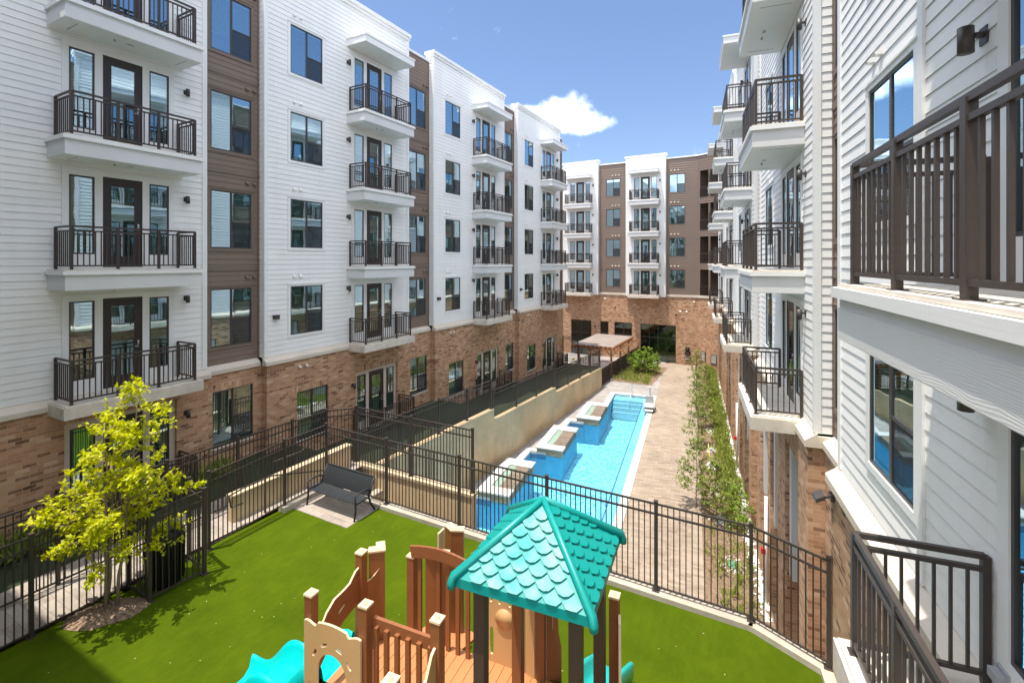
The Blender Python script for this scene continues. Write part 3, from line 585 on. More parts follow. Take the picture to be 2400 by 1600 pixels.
# pool: coping, basin, water
PT = thing('swimming_pool', 'long narrow turquoise swimming pool with stepped left edge and white coping', 'pool', RW(25, -5, 0), -AR); off = Vector((5, -25, 0))
def sh(mb):
    mb.v = [(a + off.x, b + off.y, c) for a, b, c in mb.v]; return mb
m = MB(); gridfill(m, COPE, (13, 38, -10, -2), .03, [POOL]); n = len(POOL)
for ring, za, zb in ((COPE, -.05, .03), (POOL, -.10, .03)):
    for i in range(n): (a, b), (c, d) = ring[i], ring[(i + 1) % n]; m.quad((b, a, za), (d, c, za), (d, c, zb), (b, a, zb))
sh(m).build('coping', 'coping', PT)
m = MB()
for i in range(n): (a, b), (c, d) = POOL[i], POOL[(i + 1) % n]; m.cur = 2; m.quad((b, a, -1.35), (d, c, -1.35), (d, c, -.35), (b, a, -.35)); m.cur = 1; m.quad((b, a, -.35), (d, c, -.35), (d, c, -.10), (b, a, -.10)); m.cur = 0
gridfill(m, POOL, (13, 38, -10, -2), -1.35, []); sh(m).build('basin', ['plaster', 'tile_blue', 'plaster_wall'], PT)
m = MB(); m.box(-5.55, -2.92, 36.2, 37.27, -1.3, -.15)
for k in range(3): m.box(-5.55, -3.42, 36.2 - .3 * (k + 1), 36.2 - .3 * k - .003, -1.3, -.36 - .24 * k)
m.box(-3.40, -2.92, 13.55, 36.19, -1.3, -.25); m.cur = 1
for k in range(3): m.box(-5.55, -3.44, 36.2 - .3 * (k + 1) - .004, 36.2 - .3 * (k + 1) + .03, -.36 - .24 * k + .001, -.36 - .24 * k + .006)
m.box(-3.44, -3.40, 13.55, 35.8, -.29, -.242); sh(m).build('ledge', ['plaster_light', 'tile_navy'], PT)
m = MB(); gridfill(m, POOL, (13, 38, -10, -2), -.10, []); sh(m); tag(m.build('water', 'water', None, RW(25, -5, 0), -AR), kind='structure')
# spas
for i, (s0, d0) in enumerate([(29.95, -6.9), (24.4, -7.8), (18.9, -8.7)]):
    lab = ['farthest raised stone spa box with pale coping beside the pool steps', 'middle raised stone spa box with pale coping between the other two on the pool edge', 'nearest raised stone spa box, seen behind the fence and playhouse roof'][i]
    t = thing('spa', lab, 'spa', RW(s0, d0, 0), -AR, 'raised spas along the left pool edge'); W, D_ = 1.38, 3.55
    m = MB(); m.box(0, W, 0, D_, -.14, .16); m.cur = 1; m.box(.01, W - .01, .01, D_ - .01, -1.3, -.141); m.build('stone_base', ['ledger', 'plaster_wall'], t)
    c = MB(); e = .07
    for q in ((-e, .36, -e, D_ + e), (.36, W + e, -e, .55), (.36, W + e, D_ - .65, D_ + e)): c.box(q[0], q[1], q[2], q[3], .22, .29)
    c.build('coping', 'coping', t)
    g = MB(); g.box(.0, W, 0, D_, .16, .22); g.box(.72, W + .004, .55, D_ - .65, .22, .265); g.box(W, W + .012, .3, D_ - .3, -.1, .24); g.build('tile_surround', 'tile_green', t)
    w = MB(); w.quad((.36, .55, .25), (.72, .55, .25), (.72, D_ - .65, .25), (.36, D_ - .65, .25)); w.build('water', 'spa_water', t)
    b = MB(); b.box(.36, .72, .55, D_ - .65, .221, .230); b.build('basin_floor', 'plaster_light', t)
# handrail and lift
t = thing('pool_handrail', 'stainless steel grab rail rising from the pale far steps of the pool', 'handrail', RW(37.0, -4.3, 0), -AR); m = MB()
m.tube([(0, .25, 0), (0, .25, .75), (0, .15, .88), (0, 0, .86), (0, -.9, .1), (0, -1.3, -.4), (0, -1.35, -.7)], .022, 10); m.build('rail', 'steel', t); m = MB(); m.tube([(.0, .25, .03), (.0, .25, .05)], .07, 12); m.build('base_flange', 'steel', t)
t = thing('pool_lift', 'white pool lift chair with a grey cover on the right far coping', 'pool lift', RW(33.9, -2.75, .03), -AR)
m = MB(); m.box(-.35, .38, -.5, .5, 0, .06); m.build('base', 'black', t); m = MB(); m.box(-.32, .30, -.42, -.02, .38, .46); m.box(-.32, .3, -.46, -.40, .30, .46); m.box(-.28, .26, -.75, -.46, .12, .17); m.build('seat', 'plastic_white', t)
m = MB(); m.prism([(-.30, -.02), (.30, -.02), (.24, .38), (-.22, .38)], .06, .95, fn=lambda q: (q[0] * (1 - .15 * q[2]), q[1], q[2])); m.build('cover', 'plastic_grey', t); m = MB(); m.tube([(.0, .3, .9), (.0, .3, 1.45), (0, .1, 1.55)], .05, 12); m.tube([(-.36, -.45, .1), (-.36, -.4, .68), (-.36, .1, .7)], .02, 8); m.tube([(.34, -.45, .1), (.34, -.4, .68), (.34, .1, .7)], .02, 8); m.build('mast', 'plastic_white', t)
# ---- terrace on the left, retaining wall, turf platform (left frame: x=d, y=s)
TZ = [(9.9, 3.6, 3.58), (20.3, 3.6, 2.95), (28.0, 2.95, 2.2), (37.4, 2.2, 1.7)]
m = MB(); g = MB(); zs = [(-8, 11.5, 3.56), (11.5, 20.3, 2.93), (20.3, 28.0, 2.18), (28.0, 37.4, 1.68)]
for a_, b_, z in zs:
    x1 = -11.66 if b_ < 12 else -12.12
    if b_ < 12: m.quad((-15.57, a_, z), (-13.55, a_, z), (-13.55, b_, z), (-15.57, b_, z)); g.quad((-13.55, a_, z + .004), (x1, a_, z + .004), (x1, b_, z + .004), (-13.55, b_, z + .004)); 
    else: m.quad((-15.6, a_, z), (x1, a_, z), (x1, b_, z), (-15.6, b_, z))
    m.quad((-15.6, b_, 0), (x1, b_, 0), (x1, b_, z), (-15.6, b_, z))
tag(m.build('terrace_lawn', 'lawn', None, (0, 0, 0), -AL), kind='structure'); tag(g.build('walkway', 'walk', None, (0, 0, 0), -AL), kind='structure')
t = thing('retaining_wall', 'tall beige stucco retaining wall stepping down beside the pool under a dark fence', 'wall', LW(24, -12.1, 0), -AL)
m = MB(); c = MB()
for a_, b_, z, z2 in ((11.4, 20.3, 3.12, 2.90), (20.3, 28.0, 2.36, 2.18), (28.0, 37.4, 1.84, 1.58)):
    for mb_, w_, lo in ((m, .12, 0), (c, .135, 1)):
        y0, y1 = a_ - 24, b_ - 24; t0, t1 = z + .03 * lo, z2 + .03 * lo; q0, q1 = (z, z2) if lo else (-.1, -.1)
        mb_.add([(-w_, y0, q0), (w_, y0, q0), (w_, y1, q1), (-w_, y1, q1), (-w_, y0, t0), (w_, y0, t0), (w_, y1, t1), (-w_, y1, t1)], [(0, 3, 2, 1), (4, 5, 6, 7), (0, 1, 5, 4), (1, 2, 6, 5), (2, 3, 7, 6), (3, 0, 4, 7)])
m.build('wall', 'stucco', t); c.build('cap', 'stucco', t)
t = thing('retaining_wall', 'lower beige wall under the short fence run, closing the stair well behind the bench', 'wall', LW(11.5, -9.8, 0), -AL)
m = MB(); m.box(-2.2, 2.35, -.12, .12, -.1, 3.5); m.build('wall', 'stucco', t); m = MB(); m.box(-2.2, 2.4, -.16, .16, 3.5, 3.58); m.build('cap', 'cap', t)
t = thing('stair_wall', 'low beige wall beside the stairs behind the playground fence', 'wall', LW(8.6, -12.1, 3.56), -AL)
m = MB(); m.box(-.1, .1, -1.3, 2.6, -.05, .62); m.build('wall', 'stucco', t); m = MB(); m.box(-.13, .13, -1.33, 2.6, .62, .69); m.build('cap', 'cap', t)
t = thing('stair_handrail', 'thin black looped handrail at the head of the stairs behind the fence', 'handrail', LW(8.0, -12.0, 3.56), -AL); m = MB()
for dx in (0, .0):
    pass
m.tube([(.25, -.9, .55), (.25, -.95, .85), (.25, -.6, .9), (.25, .2, .9), (.25, 2.2, .3)], .02, 8); m.tube([(.25, 0, 0), (.25, 0, .9)], .02, 8); m.tube([(-.3, .6, 1.0), (-.25, 1.5, 1.0), (-.25, 1.9, 1.2)], .02, 8); m.tube([(.25, -.9, .55), (.25, -.6, .52)], .02, 8); m.build('rail', 'metal', t)
P5 = Vector((4.40, 8.79)); P6 = Vector((5.15, 7.77))
def toL(v): return (v.x * CL - v.y * SL, v.x * SL + v.y * CL)
p5 = toL(P5); p6 = toL(P6); p7 = toL(RW(6.2, 2.12)); 
turfpoly = [(-11.62, -3), (-11.62, 9.75), (p5[0], 9.75), (p6[0] - .05, p6[1] - .05), toL(RW(5.2, 2.1)), toL(RW(-3, 2.1))]
m = MB(); m.prism(turfpoly, -.05, 3.49); tag(m.build('playground_platform', 'stucco', None, (0, 0, 0), -AL), kind='structure')
m = MB(); m.add([(x, y, 3.5) for x, y in turfpoly], [tuple(range(len(turfpoly)))]); tag(m.build('artificial_turf', 'turf', None, (0, 0, 0), -AL), kind='structure')
t = thing('curb', 'pale concrete curb under the playground fence', 'curb', LW(9.82, -5, 3.5), -AL); m = MB()
def seg(a, b, w=.26, z0=-.3, z1=.1):
    a = Vector((a[0] + 5, a[1] - 9.82)); b = Vector((b[0] + 5, b[1] - 9.82)); d = (b - a).normalized(); nn_ = Vector((-d.y, d.x)) * w / 2
    m.prism([tuple(a - nn_), tuple(b - nn_), tuple(b + nn_), tuple(a + nn_)], z0, z1)
seg((-9.35, 9.80), (p5[0] + .03, 9.80)); seg((p5[0], 9.803), (p6[0], p6[1])); q7 = toL(RW(5.6, 2.1)); seg((p6[0], p6[1]), q7, z1=.097); seg((-11.5, 8.3), (-11.5, 9.9), .24, z1=.14); seg((-11.5, 9.805), (-9.36, 9.805), .2, z1=.05)
m.build('curb_stone', 'curb', t)
m = MB(); m.add([(x, y, 3.506) for x, y in (toL(RW(4.2, 2.11)), toL(RW(6.6, 2.11)), (p6[0] - .1, p6[1] - .12), toL(RW(6.1, 1.55)))], [(0, 1, 2, 3)]); tag(m.build('corner_soil', 'soil', None, (0, 0, 0), -AL), kind='structure')
m = MB(); m.box(-11.38, -9.36, 8.58, 9.70, 3.40, 3.508); tag(m.build('bench_pad', 'walk', None, (0, 0, 0), -AL), kind='structure')
m = MB(); m.box(-11.66, -9.0, 9.95, 11.4, -.1, 0.05)
for k in range(9): m.box(-11.4 + k * .3, -11.1 + k * .3, 9.95, 11.38, 0, 3.3 - k * .35)
tag(m.build('stairs', 'curb', None, (0, 0, 0), -AL), kind='structure')
# ================================================================== FENCES
def fence(label, pts, h, name='metal_fence', group=None, mid=.22, cap=True, spacing=.112, lowrail=.08, cat='fence', pw=.064):
    """pts: (x, y, zbase) of the posts in world coordinates"""
    o = Vector(pts[0]); t = thing(name, label, cat, o, 0, group)
    for p_ in pts:
        q = Vector(p_) - o; r = MB(); r.box(-pw / 2, pw / 2, -pw / 2, pw / 2, 0, h + .03)
        if cap: r.box(-pw / 2 - .008, pw / 2 + .008, -pw / 2 - .008, pw / 2 + .008, h + .03, h + .05); r.box(-.07, .07, -.07, .07, 0, .012)
        ang = math.atan2(pts[1][1] - pts[0][1], pts[1][0] - pts[0][0]); r.build('post', 'metal', t, q, ang)
    for p_, q_ in zip(pts, pts[1:]):
        a_ = Vector(p_) - o; b_ = Vector(q_) - o; r = MB()
        for zz, hh in ((h - .02, .035), (h - mid, .035), (lowrail, .03)): r.bar(a_ + Vector((0, 0, zz)), b_ + Vector((0, 0, zz)), .034, hh)
        L = (b_ - a_).length; k = max(2, round(L / spacing)); d = (b_ - a_).normalized()
        for i in range(1, k):
            c_ = a_ + (b_ - a_) * i / k; r.bar(c_ + Vector((0, 0, lowrail)), c_ + Vector((0, 0, h - .02)), .019, .019, up=d)
        r.build('panel', 'metal', t)
    return t
zc = 3.6
fence('dark metal fence along the pool side of the turf, ending at the right brick wall', [LW(9.82, -11.55, zc), LW(9.82, -9.2, zc), tuple(LW(9.82, -6.80, zc)), LW(9.82, -4.42, zc), LW(9.82, -2.02, zc), (P5.x, P5.y, zc), (P6.x, P6.y, zc)], 1.75, group='dark metal fences round the playground')
fence('dark metal fence between turf and left walkway, from bin enclosure to bench corner', [LW(6.4, -11.45, 3.52), LW(8.4, -11.5, 3.6), LW(9.82, -11.55, zc)], 1.78, group='dark metal fences round the playground')
fence('small dark metal enclosure on the turf round the black bin, right of the yellow tree', [LW(4.86, -11.55, 3.5), LW(4.88, -10.75, 3.5), LW(5.88, -10.68, 3.5), LW(6.4, -11.42, 3.5)][:3] + [LW(6.0, -11.5, 3.5)], 1.8, group='dark metal fences round the playground')
fence('dark metal fence behind the yellow tree running out of the left edge of the photo', [LW(-1.5, -11.6, 3.5), LW(1.0, -11.6, 3.5), LW(3.42, -11.6, 3.5), LW(4.86, -11.55, 3.5)], 1.8, group='dark metal fences round the playground')
fence('dark metal fence farther back along the walkway under the ground floor windows', [LW(-.5, -12.9, 3.55), LW(1.9, -12.9, 3.55), LW(4.2, -12.87, 3.55), LW(6.2, -12.84, 3.55), LW(7.95, -12.84, 3.55), LW(9.6, -12.78, 3.55), LW(10.8, -12.7, 3.55), LW(11.48, -12.1, 3.55)], 1.8, group='dark metal fences round the playground')
fence('short dark metal fence standing on the beige stair well wall', [LW(11.5, -12.05, 3.58), LW(11.5, -9.77, 3.58), LW(11.5, -7.5, 3.58)], 1.8)
rw = lambda ss, z, z2: [LW(s_, -12.1, z + (z2 - z) * (s_ - ss[0]) / (ss[-1] - ss[0])) for s_ in ss]
fence('dark fence on the highest step of the beige retaining wall', rw([11.6, 13.8, 16.0, 18.1, 20.2], 3.15, 2.94), 1.42, group='fences on the retaining wall')
fence('dark fence on the middle step of the beige retaining wall', rw([20.4, 22.9, 25.4, 27.9], 2.39, 2.21), 1.42, group='fences on the retaining wall')
fence('dark fence on the lowest, farthest step of the beige retaining wall', rw([28.1, 30.4, 32.7, 35.0, 37.3], 1.87, 1.62), 1.42, group='fences on the retaining wall')
fence('dark fence at pool level beside the pergola, reaching the brick end building', [LW(s_, -12.1 + (s_ - 37.4) * .01, 0) for s_ in (37.5, 39.9, 42.3, 44.7, 47.1, 49.6)], 1.42)
fence('tall dark gate panel closing the terrace at the far corner of the left building', [LW(37.6, -15.4, 1.7), LW(37.6, -14.1, 1.7)], 2.2, 'metal_gate', cat='gate'); fence('low dark fence beside the tall gate at the far end of the terrace', [LW(37.6, -14.05, 1.7), LW(37.6, -12.2, 1.7)], 1.42)
t = thing('pillar_wall', 'dark brown screen wall under the fence beside the pergola', 'wall', LW(43.5, -12.35, 0), -AL); m = MB(); m.box(-.05, .05, -6, 6, 0, 1.15); m.build('board', 'play_dark', t)
# ================================================================== SITE FURNITURE
t = thing('park_bench', 'charcoal perforated steel bench on a paver pad in the fence corner', 'bench', LW(9.15, -10.3, 3.508), -AL)
def slatmesh(pts, x0, x1, n):                                        # strips along x, pts = profile (y,z)
    m = MB()
    for (y0, z0), (y1, z1) in zip(pts, pts[1:]):
        yy_, zz_ = y1 - y0, z1 - z0; k = .9; m.add([(x0, y0, z0), (x1, y0, z0), (x1, y0 + yy_ * k, z0 + zz_ * k), (x0, y0 + yy_ * k, z0 + zz_ * k), (x0, y0, z0 - .012), (x1, y0, z0 - .012), (x1, y0 + yy_ * k, z0 + zz_ * k - .012), (x0, y0 + yy_ * k, z0 + zz_ * k - .012)], [(0, 1, 2, 3), (7, 6, 5, 4), (0, 4, 5, 1), (2, 6, 7, 3), (0, 3, 7, 4), (1, 5, 6, 2)])
    return m
prof = [(-.26 + .052 * i, .44 - .03 * sin(i / 9 * pi)) for i in range(10)]
m = slatmesh(prof, -.88, .88, 0)
for xx in (-.88, -.3, .3, .86): m.box(xx - .01, xx + .012, -.26, .2, .405, .418)
m.build('seat', 'bench', t)
prof = [(.205 + .014 * i + .001 * i * i, .46 + .046 * i) for i in range(10)]
m = slatmesh(prof, -.88, .88, 0)
for k in range(24): x = -.86 + k * 1.73 / 23; m.bar((x, .215, .46), (x, .42, .88), .028, .008)
m.bar((-.9, .425, .885), (.9, .425, .885), .05, .03); m.build('backrest', 'bench', t)
for sx in (-.9, .9):
    m = MB(); m.tube([(sx, -.28, 0), (sx, -.24, .25), (sx, -.24, .43), (sx, -.26, .62), (sx, -.1, .67), (sx, .12, .66), (sx, .26, .6)], .025, 8); m.build('armrest', 'bench', t)
    m = MB(); m.tube([(sx, .44, 0), (sx, .28, .25), (sx, .22, .45), (sx, .42, .88)], .028, 8); m.build('leg', 'bench', t)
    m = MB(); m.bar((sx, -.24, .42), (sx, .24, .42), .03, .03); m.build('seat_support', 'bench', t)
t = thing('trash_bin', 'tall round black bin inside the small fence enclosure', 'bin', LW(5.35, -11.15, 3.52)); m = MB(); m.tube([(0, 0, 0), (0, 0, .9), (0, 0, .95)], [.30, .32, .33], 20)
for k in range(20): an = 2 * pi * k / 20; m.bar((.325 * cos(an), .325 * sin(an), .04), (.335 * cos(an), .335 * sin(an), .92), .03)
m.build('body', 'black', t); m = MB(); m.tube([(0, 0, .95), (0, 0, 1.0), (0, 0, 1.12), (0, 0, 1.18)], [.35, .35, .24, .1], 20); m.build('lid', 'black', t)
# pergola (left frame)
t = thing('pergola', 'cedar pergola with grey slatted roof on the patio before the end building', 'pergola', LW(44, -13.8, 0), -AL); m = MB()
for k in range(40): y = -3.4 + k * .172; m.box(-1.85, 1.75, y, y + .10, 2.72, 2.76)
m.build('roof_slats', 'greywood', t)
for k in range(10): m = MB(); x = -1.8 + k * .4; m.box(x - .025, x + .025, -3.6, 3.5, 2.55, 2.718); m.build('rafter', 'wood', t)
for y in (-2.9, 0, 2.9):
    m = MB(); m.box(-2.1, 2.6, y - .12, y - .08, 2.33, 2.548); m.box(-2.1, 2.6, y + .08, y + .12, 2.33, 2.548); m.build('beam', 'wood', t)
    for x in (-1.5, 1.5):
        m = MB(); m.box(x - .075, x + .075, y - .075, y + .075, 0, 2.548); m.bar((x, y, 1.85), (x + .5, y, 2.35), .08, .06); m.bar((x, y, 1.85), (x - .5, y, 2.35), .08, .06); m.build('post', 'wood', t)
# signs
def sign(label, root, x, z, w, h, rows, name='wall_sign', cat='sign', parentrot=-AL, base=None):
    t = thing(name, label, cat, base, parentrot); m = MB(); m.box(-w / 2, w / 2, -.03, 0, -h / 2, h / 2); m.build('board', 'signboard', t); m = MB(); r2 = random.Random(w * 100 + h * 10)
    for zc_, hh, fw in rows:
        x = -w / 2 * fw; m.box(-w / 2 * .9, w / 2 * .9, -.0305, -.03, zc_ - .004, zc_ + .004)
        while x < w / 2 * fw - .03: q = r2.uniform(.04, .10); m.box(x, min(x + q, w / 2 * fw), -.034, -.03, zc_ - hh / 2, zc_ + hh / 2); x += q + .018
    m.build('lettering', 'white_mark', t); return t
def onch(x, z):                                                      # a point on the chamfered wall
    a_ = -AL - R(27.6); b_ = LW(49.9, -6.24); return Vector((b_.x + x * cos(a_) + .02 * sin(a_), b_.y + x * sin(a_) - .02 * cos(a_), z)), a_
pp, an = onch(.60, .97); sign('left of two brown rule signs with white lettering on the far right brick wall', None, 0, 0, .55, .95, [(.34, .10, .7), (.18, .05, .55), (.10, .05, .75), (.02, .05, .6), (-.06, .05, .7), (-.14, .05, .5), (-.28, .06, .75), (-.36, .05, .6)], base=pp, parentrot=an)
pp, an = onch(1.72, .85); sign('right of two brown rule signs with small white lines on the far right brick wall', None, 0, 0, .62, 1.0, [(.38, .06, .8)] + [(.26 - .065 * k, .035, .78) for k in range(10)], base=pp, parentrot=an)
t = thing('safety_station', 'brown pool safety board with round phone housing and small white sign on the brick wall', 'sign', LW(49.88, -7.2, 1.15), -AL)
m = MB(); m.box(-.28, .28, -.06, 0, -.75, .12); m.build('board', 'signboard', t); m = MB(); m.box(-.2, .2, -.12, -.06, .12, .55); m.tube([(0, -.12, .33), (0, -.2, .33)], .15, 16); m.build('phone_housing', 'black', t)
m = MB(); m.box(-.16, .16, -.17, -.06, -.35, .1); m.build('cabinet', 'signboard', t); m = MB(); m.box(-.30, .30, -.075, -.062, -.32, -.28)
for k in range(4): m.box(-.2, .2, -.066, -.062, -.50 + .04 * k, -.475 + .04 * k)
m.box(-.22, .22, -.064, -.062, -.68, -.585); m.box(-.1, .22, -.066, -.062, -.65, -.62); m.build('lettering', 'white_mark', t)
# valve boxes, stones
for i, (s_, d_) in enumerate([(14.6, 1.3), (17.6, 1.25)]):
    t = thing('valve_box', ['green valve box lid ringed by white stones, nearer the playground fence', 'green valve box lid ringed by white stones, farther down the planting bed'][i], 'valve box', RW(s_, d_, .012), -AR)
    m = MB(); m.prism([(.16 * cos(q * pi / 8), .22 * sin(q * pi / 8)) for q in range(16)], 0, .05); m.build('lid', 'greenlid', t)
    m = MB()
    for k in range(70):
        an = random.uniform(0, 2 * pi); r_ = random.uniform(.22, .42); c_ = Vector((r_ * cos(an), r_ * 1.2 * sin(an), .02)); q = random.uniform(.02, .045)
        m.add([c_ + Vector(v_) * q for v_ in ((1, 0, 0), (0, 1, .1), (-1, .2, 0), (0, -1, 0), (.2, 0, .9), (0, 0, -.6))], [(0, 1, 4), (1, 2, 4), (2, 3, 4), (3, 0, 4), (1, 0, 5), (2, 1, 5), (3, 2, 5), (0, 3, 5)])
    o = m.build('stone_ring', 'stone', t); o['kind'] = 'stuff'
m = MB()
for (s_, d_, rs, rd, n) in [(20.5, 1.15, .5, .3, 120), (23.0, 1.1, .7, .35, 150), (25.8, 1.0, .6, .35, 140), (28.0, 1.05, .4, .3, 90), (31, 1.1, .5, .3, 80), (34, .9, .5, .3, 80)] + [(s__, 1.98, 1.2, .16, 110) for s__ in range(12, 46, 2)]:
    for k in range(n):
        c_ = RW(s_ + random.gauss(0, rs * .5), min(2.1, d_ + random.gauss(0, rd * .5)), .03); q = random.uniform(.03, .08)
        m.add([c_ + Vector(v_) * q for v_ in ((1, 0, 0), (0, 1, .1), (-1, .2, 0), (0, -1, 0), (.2, 0, .7), (0, 0, -.6))], [(0, 1, 4), (1, 2, 4), (2, 3, 4), (3, 0, 4), (1, 0, 5), (2, 1, 5), (3, 2, 5), (0, 3, 5)])
tag(m.build('white_gravel', 'stone'), 'white stones scattered in the planting bed along the right brick wall', 'gravel', kind='stuff')
t = thing('marker_pole', 'thin yellow pole leaning among the small trees', 'pole', RW(24.6, .85, 0)); m = MB(); m.tube([(0, 0, 0), (-.12, .1, 1.5)], .02, 8); m.build('rod', 'yellow', t)
# ================================================================== PLANTS
def leaf(m, c, d, up, L, W):
    d = d.normalized(); sd = d.cross(up)
    if sd.length < 1e-3: sd = Vector((1, 0, 0))
    sd = sd.normalized() * W; nrm = sd.cross(d).normalized(); tip = c + d * L
    m.add([c, c + d * L * .45 + sd + nrm * W * .25, tip, c + d * L * .45 - sd + nrm * W * .25], [(0, 1, 2), (0, 2, 3)])
def rv(r_): return Vector((r_.gauss(0, 1), r_.gauss(0, 1), r_.gauss(0, 1))).normalized()
def tree(label, loc, height, stems, prof, lm, seed, nbr, leafL, per, spread, name='tree', group=None, bmr=.02, droop=0., lean=(0, 0), cat='tree'):
    r_ = random.Random(seed); t = thing(name, label, cat, loc, 0, group); w = MB(); lf = MB()
    axes = []
    for s_ in range(stems):
        an = 2 * pi * s_ / max(1, stems) + .4; b = Vector((.12 * cos(an), .08 * sin(an), 0)) if stems > 1 else Vector((0, 0, 0)); top = Vector((lean[0] + (.3 * cos(an) if stems > 1 else 0), lean[1] + (.3 * sin(an) if stems > 1 else 0), height * (1 - .08 * s_)))
        pts = [b + (top - b) * (i / 7) + Vector((r_.gauss(0, .02), r_.gauss(0, .02), 0)) * height * .25 for i in range(8)]; pts[0] = b
        w.tube(pts, [bmr * (1 - .8 * i / 7) for i in range(8)], 7); axes.append(pts)
    for k in range(nbr):
        ax = axes[k % stems]; f = prof[0] + (1 - prof[0]) * (k + r_.random()) / nbr; fi = f * 7; i = min(6, int(fi)); p0 = ax[i].lerp(ax[i + 1], fi - i)
        g_ = (f - prof[0]) / (1 - prof[0]); rad = (1 - .35 * g_) * spread * (sin(pi * min(1, (g_ * .86 + .14)) ** .75) ** .8 * .9 + .12) * r_.uniform(.55, 1.12)
        an = k * 2.39996 + r_.uniform(-.5, .5); d = Vector((cos(an), sin(an), r_.uniform(.05, .55) - droop)); p1 = p0 + d.normalized() * rad; pm = p0.lerp(p1, .5) + Vector((0, 0, .06 * rad)) + rv(r_) * .04
        w.tube([p0, pm, p1], [bmr * .35, bmr * .22, bmr * .08], 5, False)
        tw = []
        for q in range(max(3, int(rad * 9))):
            f2 = r_.uniform(.2, 1); c_ = (p0.lerp(pm, f2 * 2) if f2 < .5 else pm.lerp(p1, f2 * 2 - 1)); dd = (rv(r_) + d * .9); tw.append((c_, c_ + dd.normalized() * r_.uniform(.1, .3) * min(1, spread)))
        tw.append((pm, p1))
        for c_, e_ in tw:
            w.tube([c_, e_], [bmr * .09, bmr * .05], 4, False)
            for q in range(per):
                f3 = r_.uniform(.05, 1.08); cc = c_.lerp(e_, f3) + rv(r_) * .02; ld = (e_ - c_).normalized() * .5 + rv(r_) * .8; leaf(lf, cc, ld, Vector((r_.gauss(0, .35), r_.gauss(0, .35), 1)), leafL * r_.uniform(.6, 1.15), leafL * .27)
    w.build('trunk', 'bark', t); lf.build('crown', lm, t); return t
def turfz(z=3.5): return z
MU = Vector((-7.70, 9.10, 3.5))
m = MB(); n = 22; ring = []
for k in range(n):
    an = 2 * pi * k / n; x = .66 * cos(an); y = .38 * sin(an); rr = 1 + .12 * noise.noise(Vector((cos(an) * 2, sin(an) * 2, 0))); c_, s_ = cos(R(22)), sin(R(22)); ring.append(Vector(((x * c_ - y * s_) * rr, (x * s_ + y * c_) * rr, .004)))
vs = ring + [v_ * .6 + Vector((0, 0, .08)) for v_ in ring] + [Vector((0, 0, .11))]
m.smooth = True; m.add(vs, [(k, (k + 1) % n, n + (k + 1) % n, n + k) for k in range(n)] + [(n + k, n + (k + 1) % n, 2 * n) for k in range(n)]); m.smooth = False
r_ = random.Random(5)
for k in range(900):
    f = math.sqrt(r_.random()); v_ = ring[r_.randrange(n)] * f; zz = .11 * (1 - f * f) + .01; d = Vector((r_.gauss(0, 1), r_.gauss(0, 1), r_.gauss(0, .25))).normalized(); m.bar(Vector((v_.x, v_.y, zz)) - d * .03, Vector((v_.x, v_.y, zz)) + d * .03, .014, .007)
t = thing('mulch_ring', 'oval bed of brown bark mulch round the yellow green tree', 'mulch', MU); o = m.build('mulch', 'mulch', t); o['kind'] = 'stuff'
tree('small multi stemmed tree with bright yellow green leaves standing in the mulch on the turf', MU + Vector((0, .05, .05)), 4.3, 3, (.22,), 'leaf_yellow', 21, 80, .105, 13, 1.25, bmr=.032, lean=(.1, .15))
TR = [(21.2, .15, 2.9, 'nearest small airy tree in the planting bed, just behind the playground fence', .95), (20.4, .85, 2.3, 'small leafy tree right beside the nearest one in the planting bed', .75), (28.2, .30, 2.9, 'third small green tree along the path, by the yellow pole', .95), (31.5, .75, 2.5, 'small green tree just behind the one by the yellow pole, closer to the wall', .8), (33.8, .25, 2.9, 'middle distance small tree beside the path, level with the pool lift', .9), (38.2, .95, 2.6, 'small tree before the brick wall signs, closer to the right building', .85), (41.8, .3, 2.9, 'farthest small tree in the row, in front of the rule signs', .85)]
for i, (s_, d_, h_, lab, sp_) in enumerate(TR): tree(lab, RW(s_, d_, .012), h_, 1, (.16,), 'leaf_green', 60 + i, 46, .10, 8, sp_, group='small trees along the path', bmr=.024)
tree('broad bright green bush in the bed beside the fence before the end building', LW(44.0, -10.15, .01), 2.3, 3, (.08,), 'leaf_bright', 90, 70, .16, 8, 1.65, name='bush', bmr=.03, cat='bush')
tree('small yellow green shrub on the patio behind the gate', LW(38.8, -14.6, 1.7 - 1.7), 2.0, 2, (.2,), 'leaf_yellow', 95, 20, .12, 6, .5, name='shrub', cat='shrub')
for i, (s_, d_) in enumerate([(20.1, 1.75), (21.3, 1.7), (22.6, 1.65)]):
    tree(['nearest bright green low shrub against the right brick wall', 'middle bright green low shrub against the right brick wall', 'farthest of the three bright green low shrubs against the right brick wall'][i], RW(s_, d_, .01), .75, 3, (.05,), 'leaf_bright', 100 + i, 26, .09, 8, .52, name='shrub', group='low shrubs by the brick wall', cat='shrub')
m = MB(); r_ = random.Random(8)
def tuft(c_, hgt, n):
    for q in range(n): leaf(m, c_ + Vector((r_.gauss(0, .09), r_.gauss(0, .09), r_.uniform(0, hgt * .6))), Vector((r_.gauss(0, .5), r_.gauss(0, .5), 1)), rv(r_), hgt * r_.uniform(.4, .9), .012 + hgt * .05)
for k in range(2400):
    s_ = r_.uniform(12, 48.5); d_ = r_.gauss(1.62, .24) if s_ > 23 else r_.gauss(1.3, .45)
    if .42 < d_ < 1.95 and (s_ > 22.5 or r_.random() < .22): tuft(RW(s_, d_, .01), r_.uniform(.12, .38), 12)
for k in range(420):
    f1, f2 = r_.random(), r_.random(); tuft(LW(40.2 + 6.5 * f1, -11.9 + 3.0 * f2, .01), r_.uniform(.1, .32), 12)
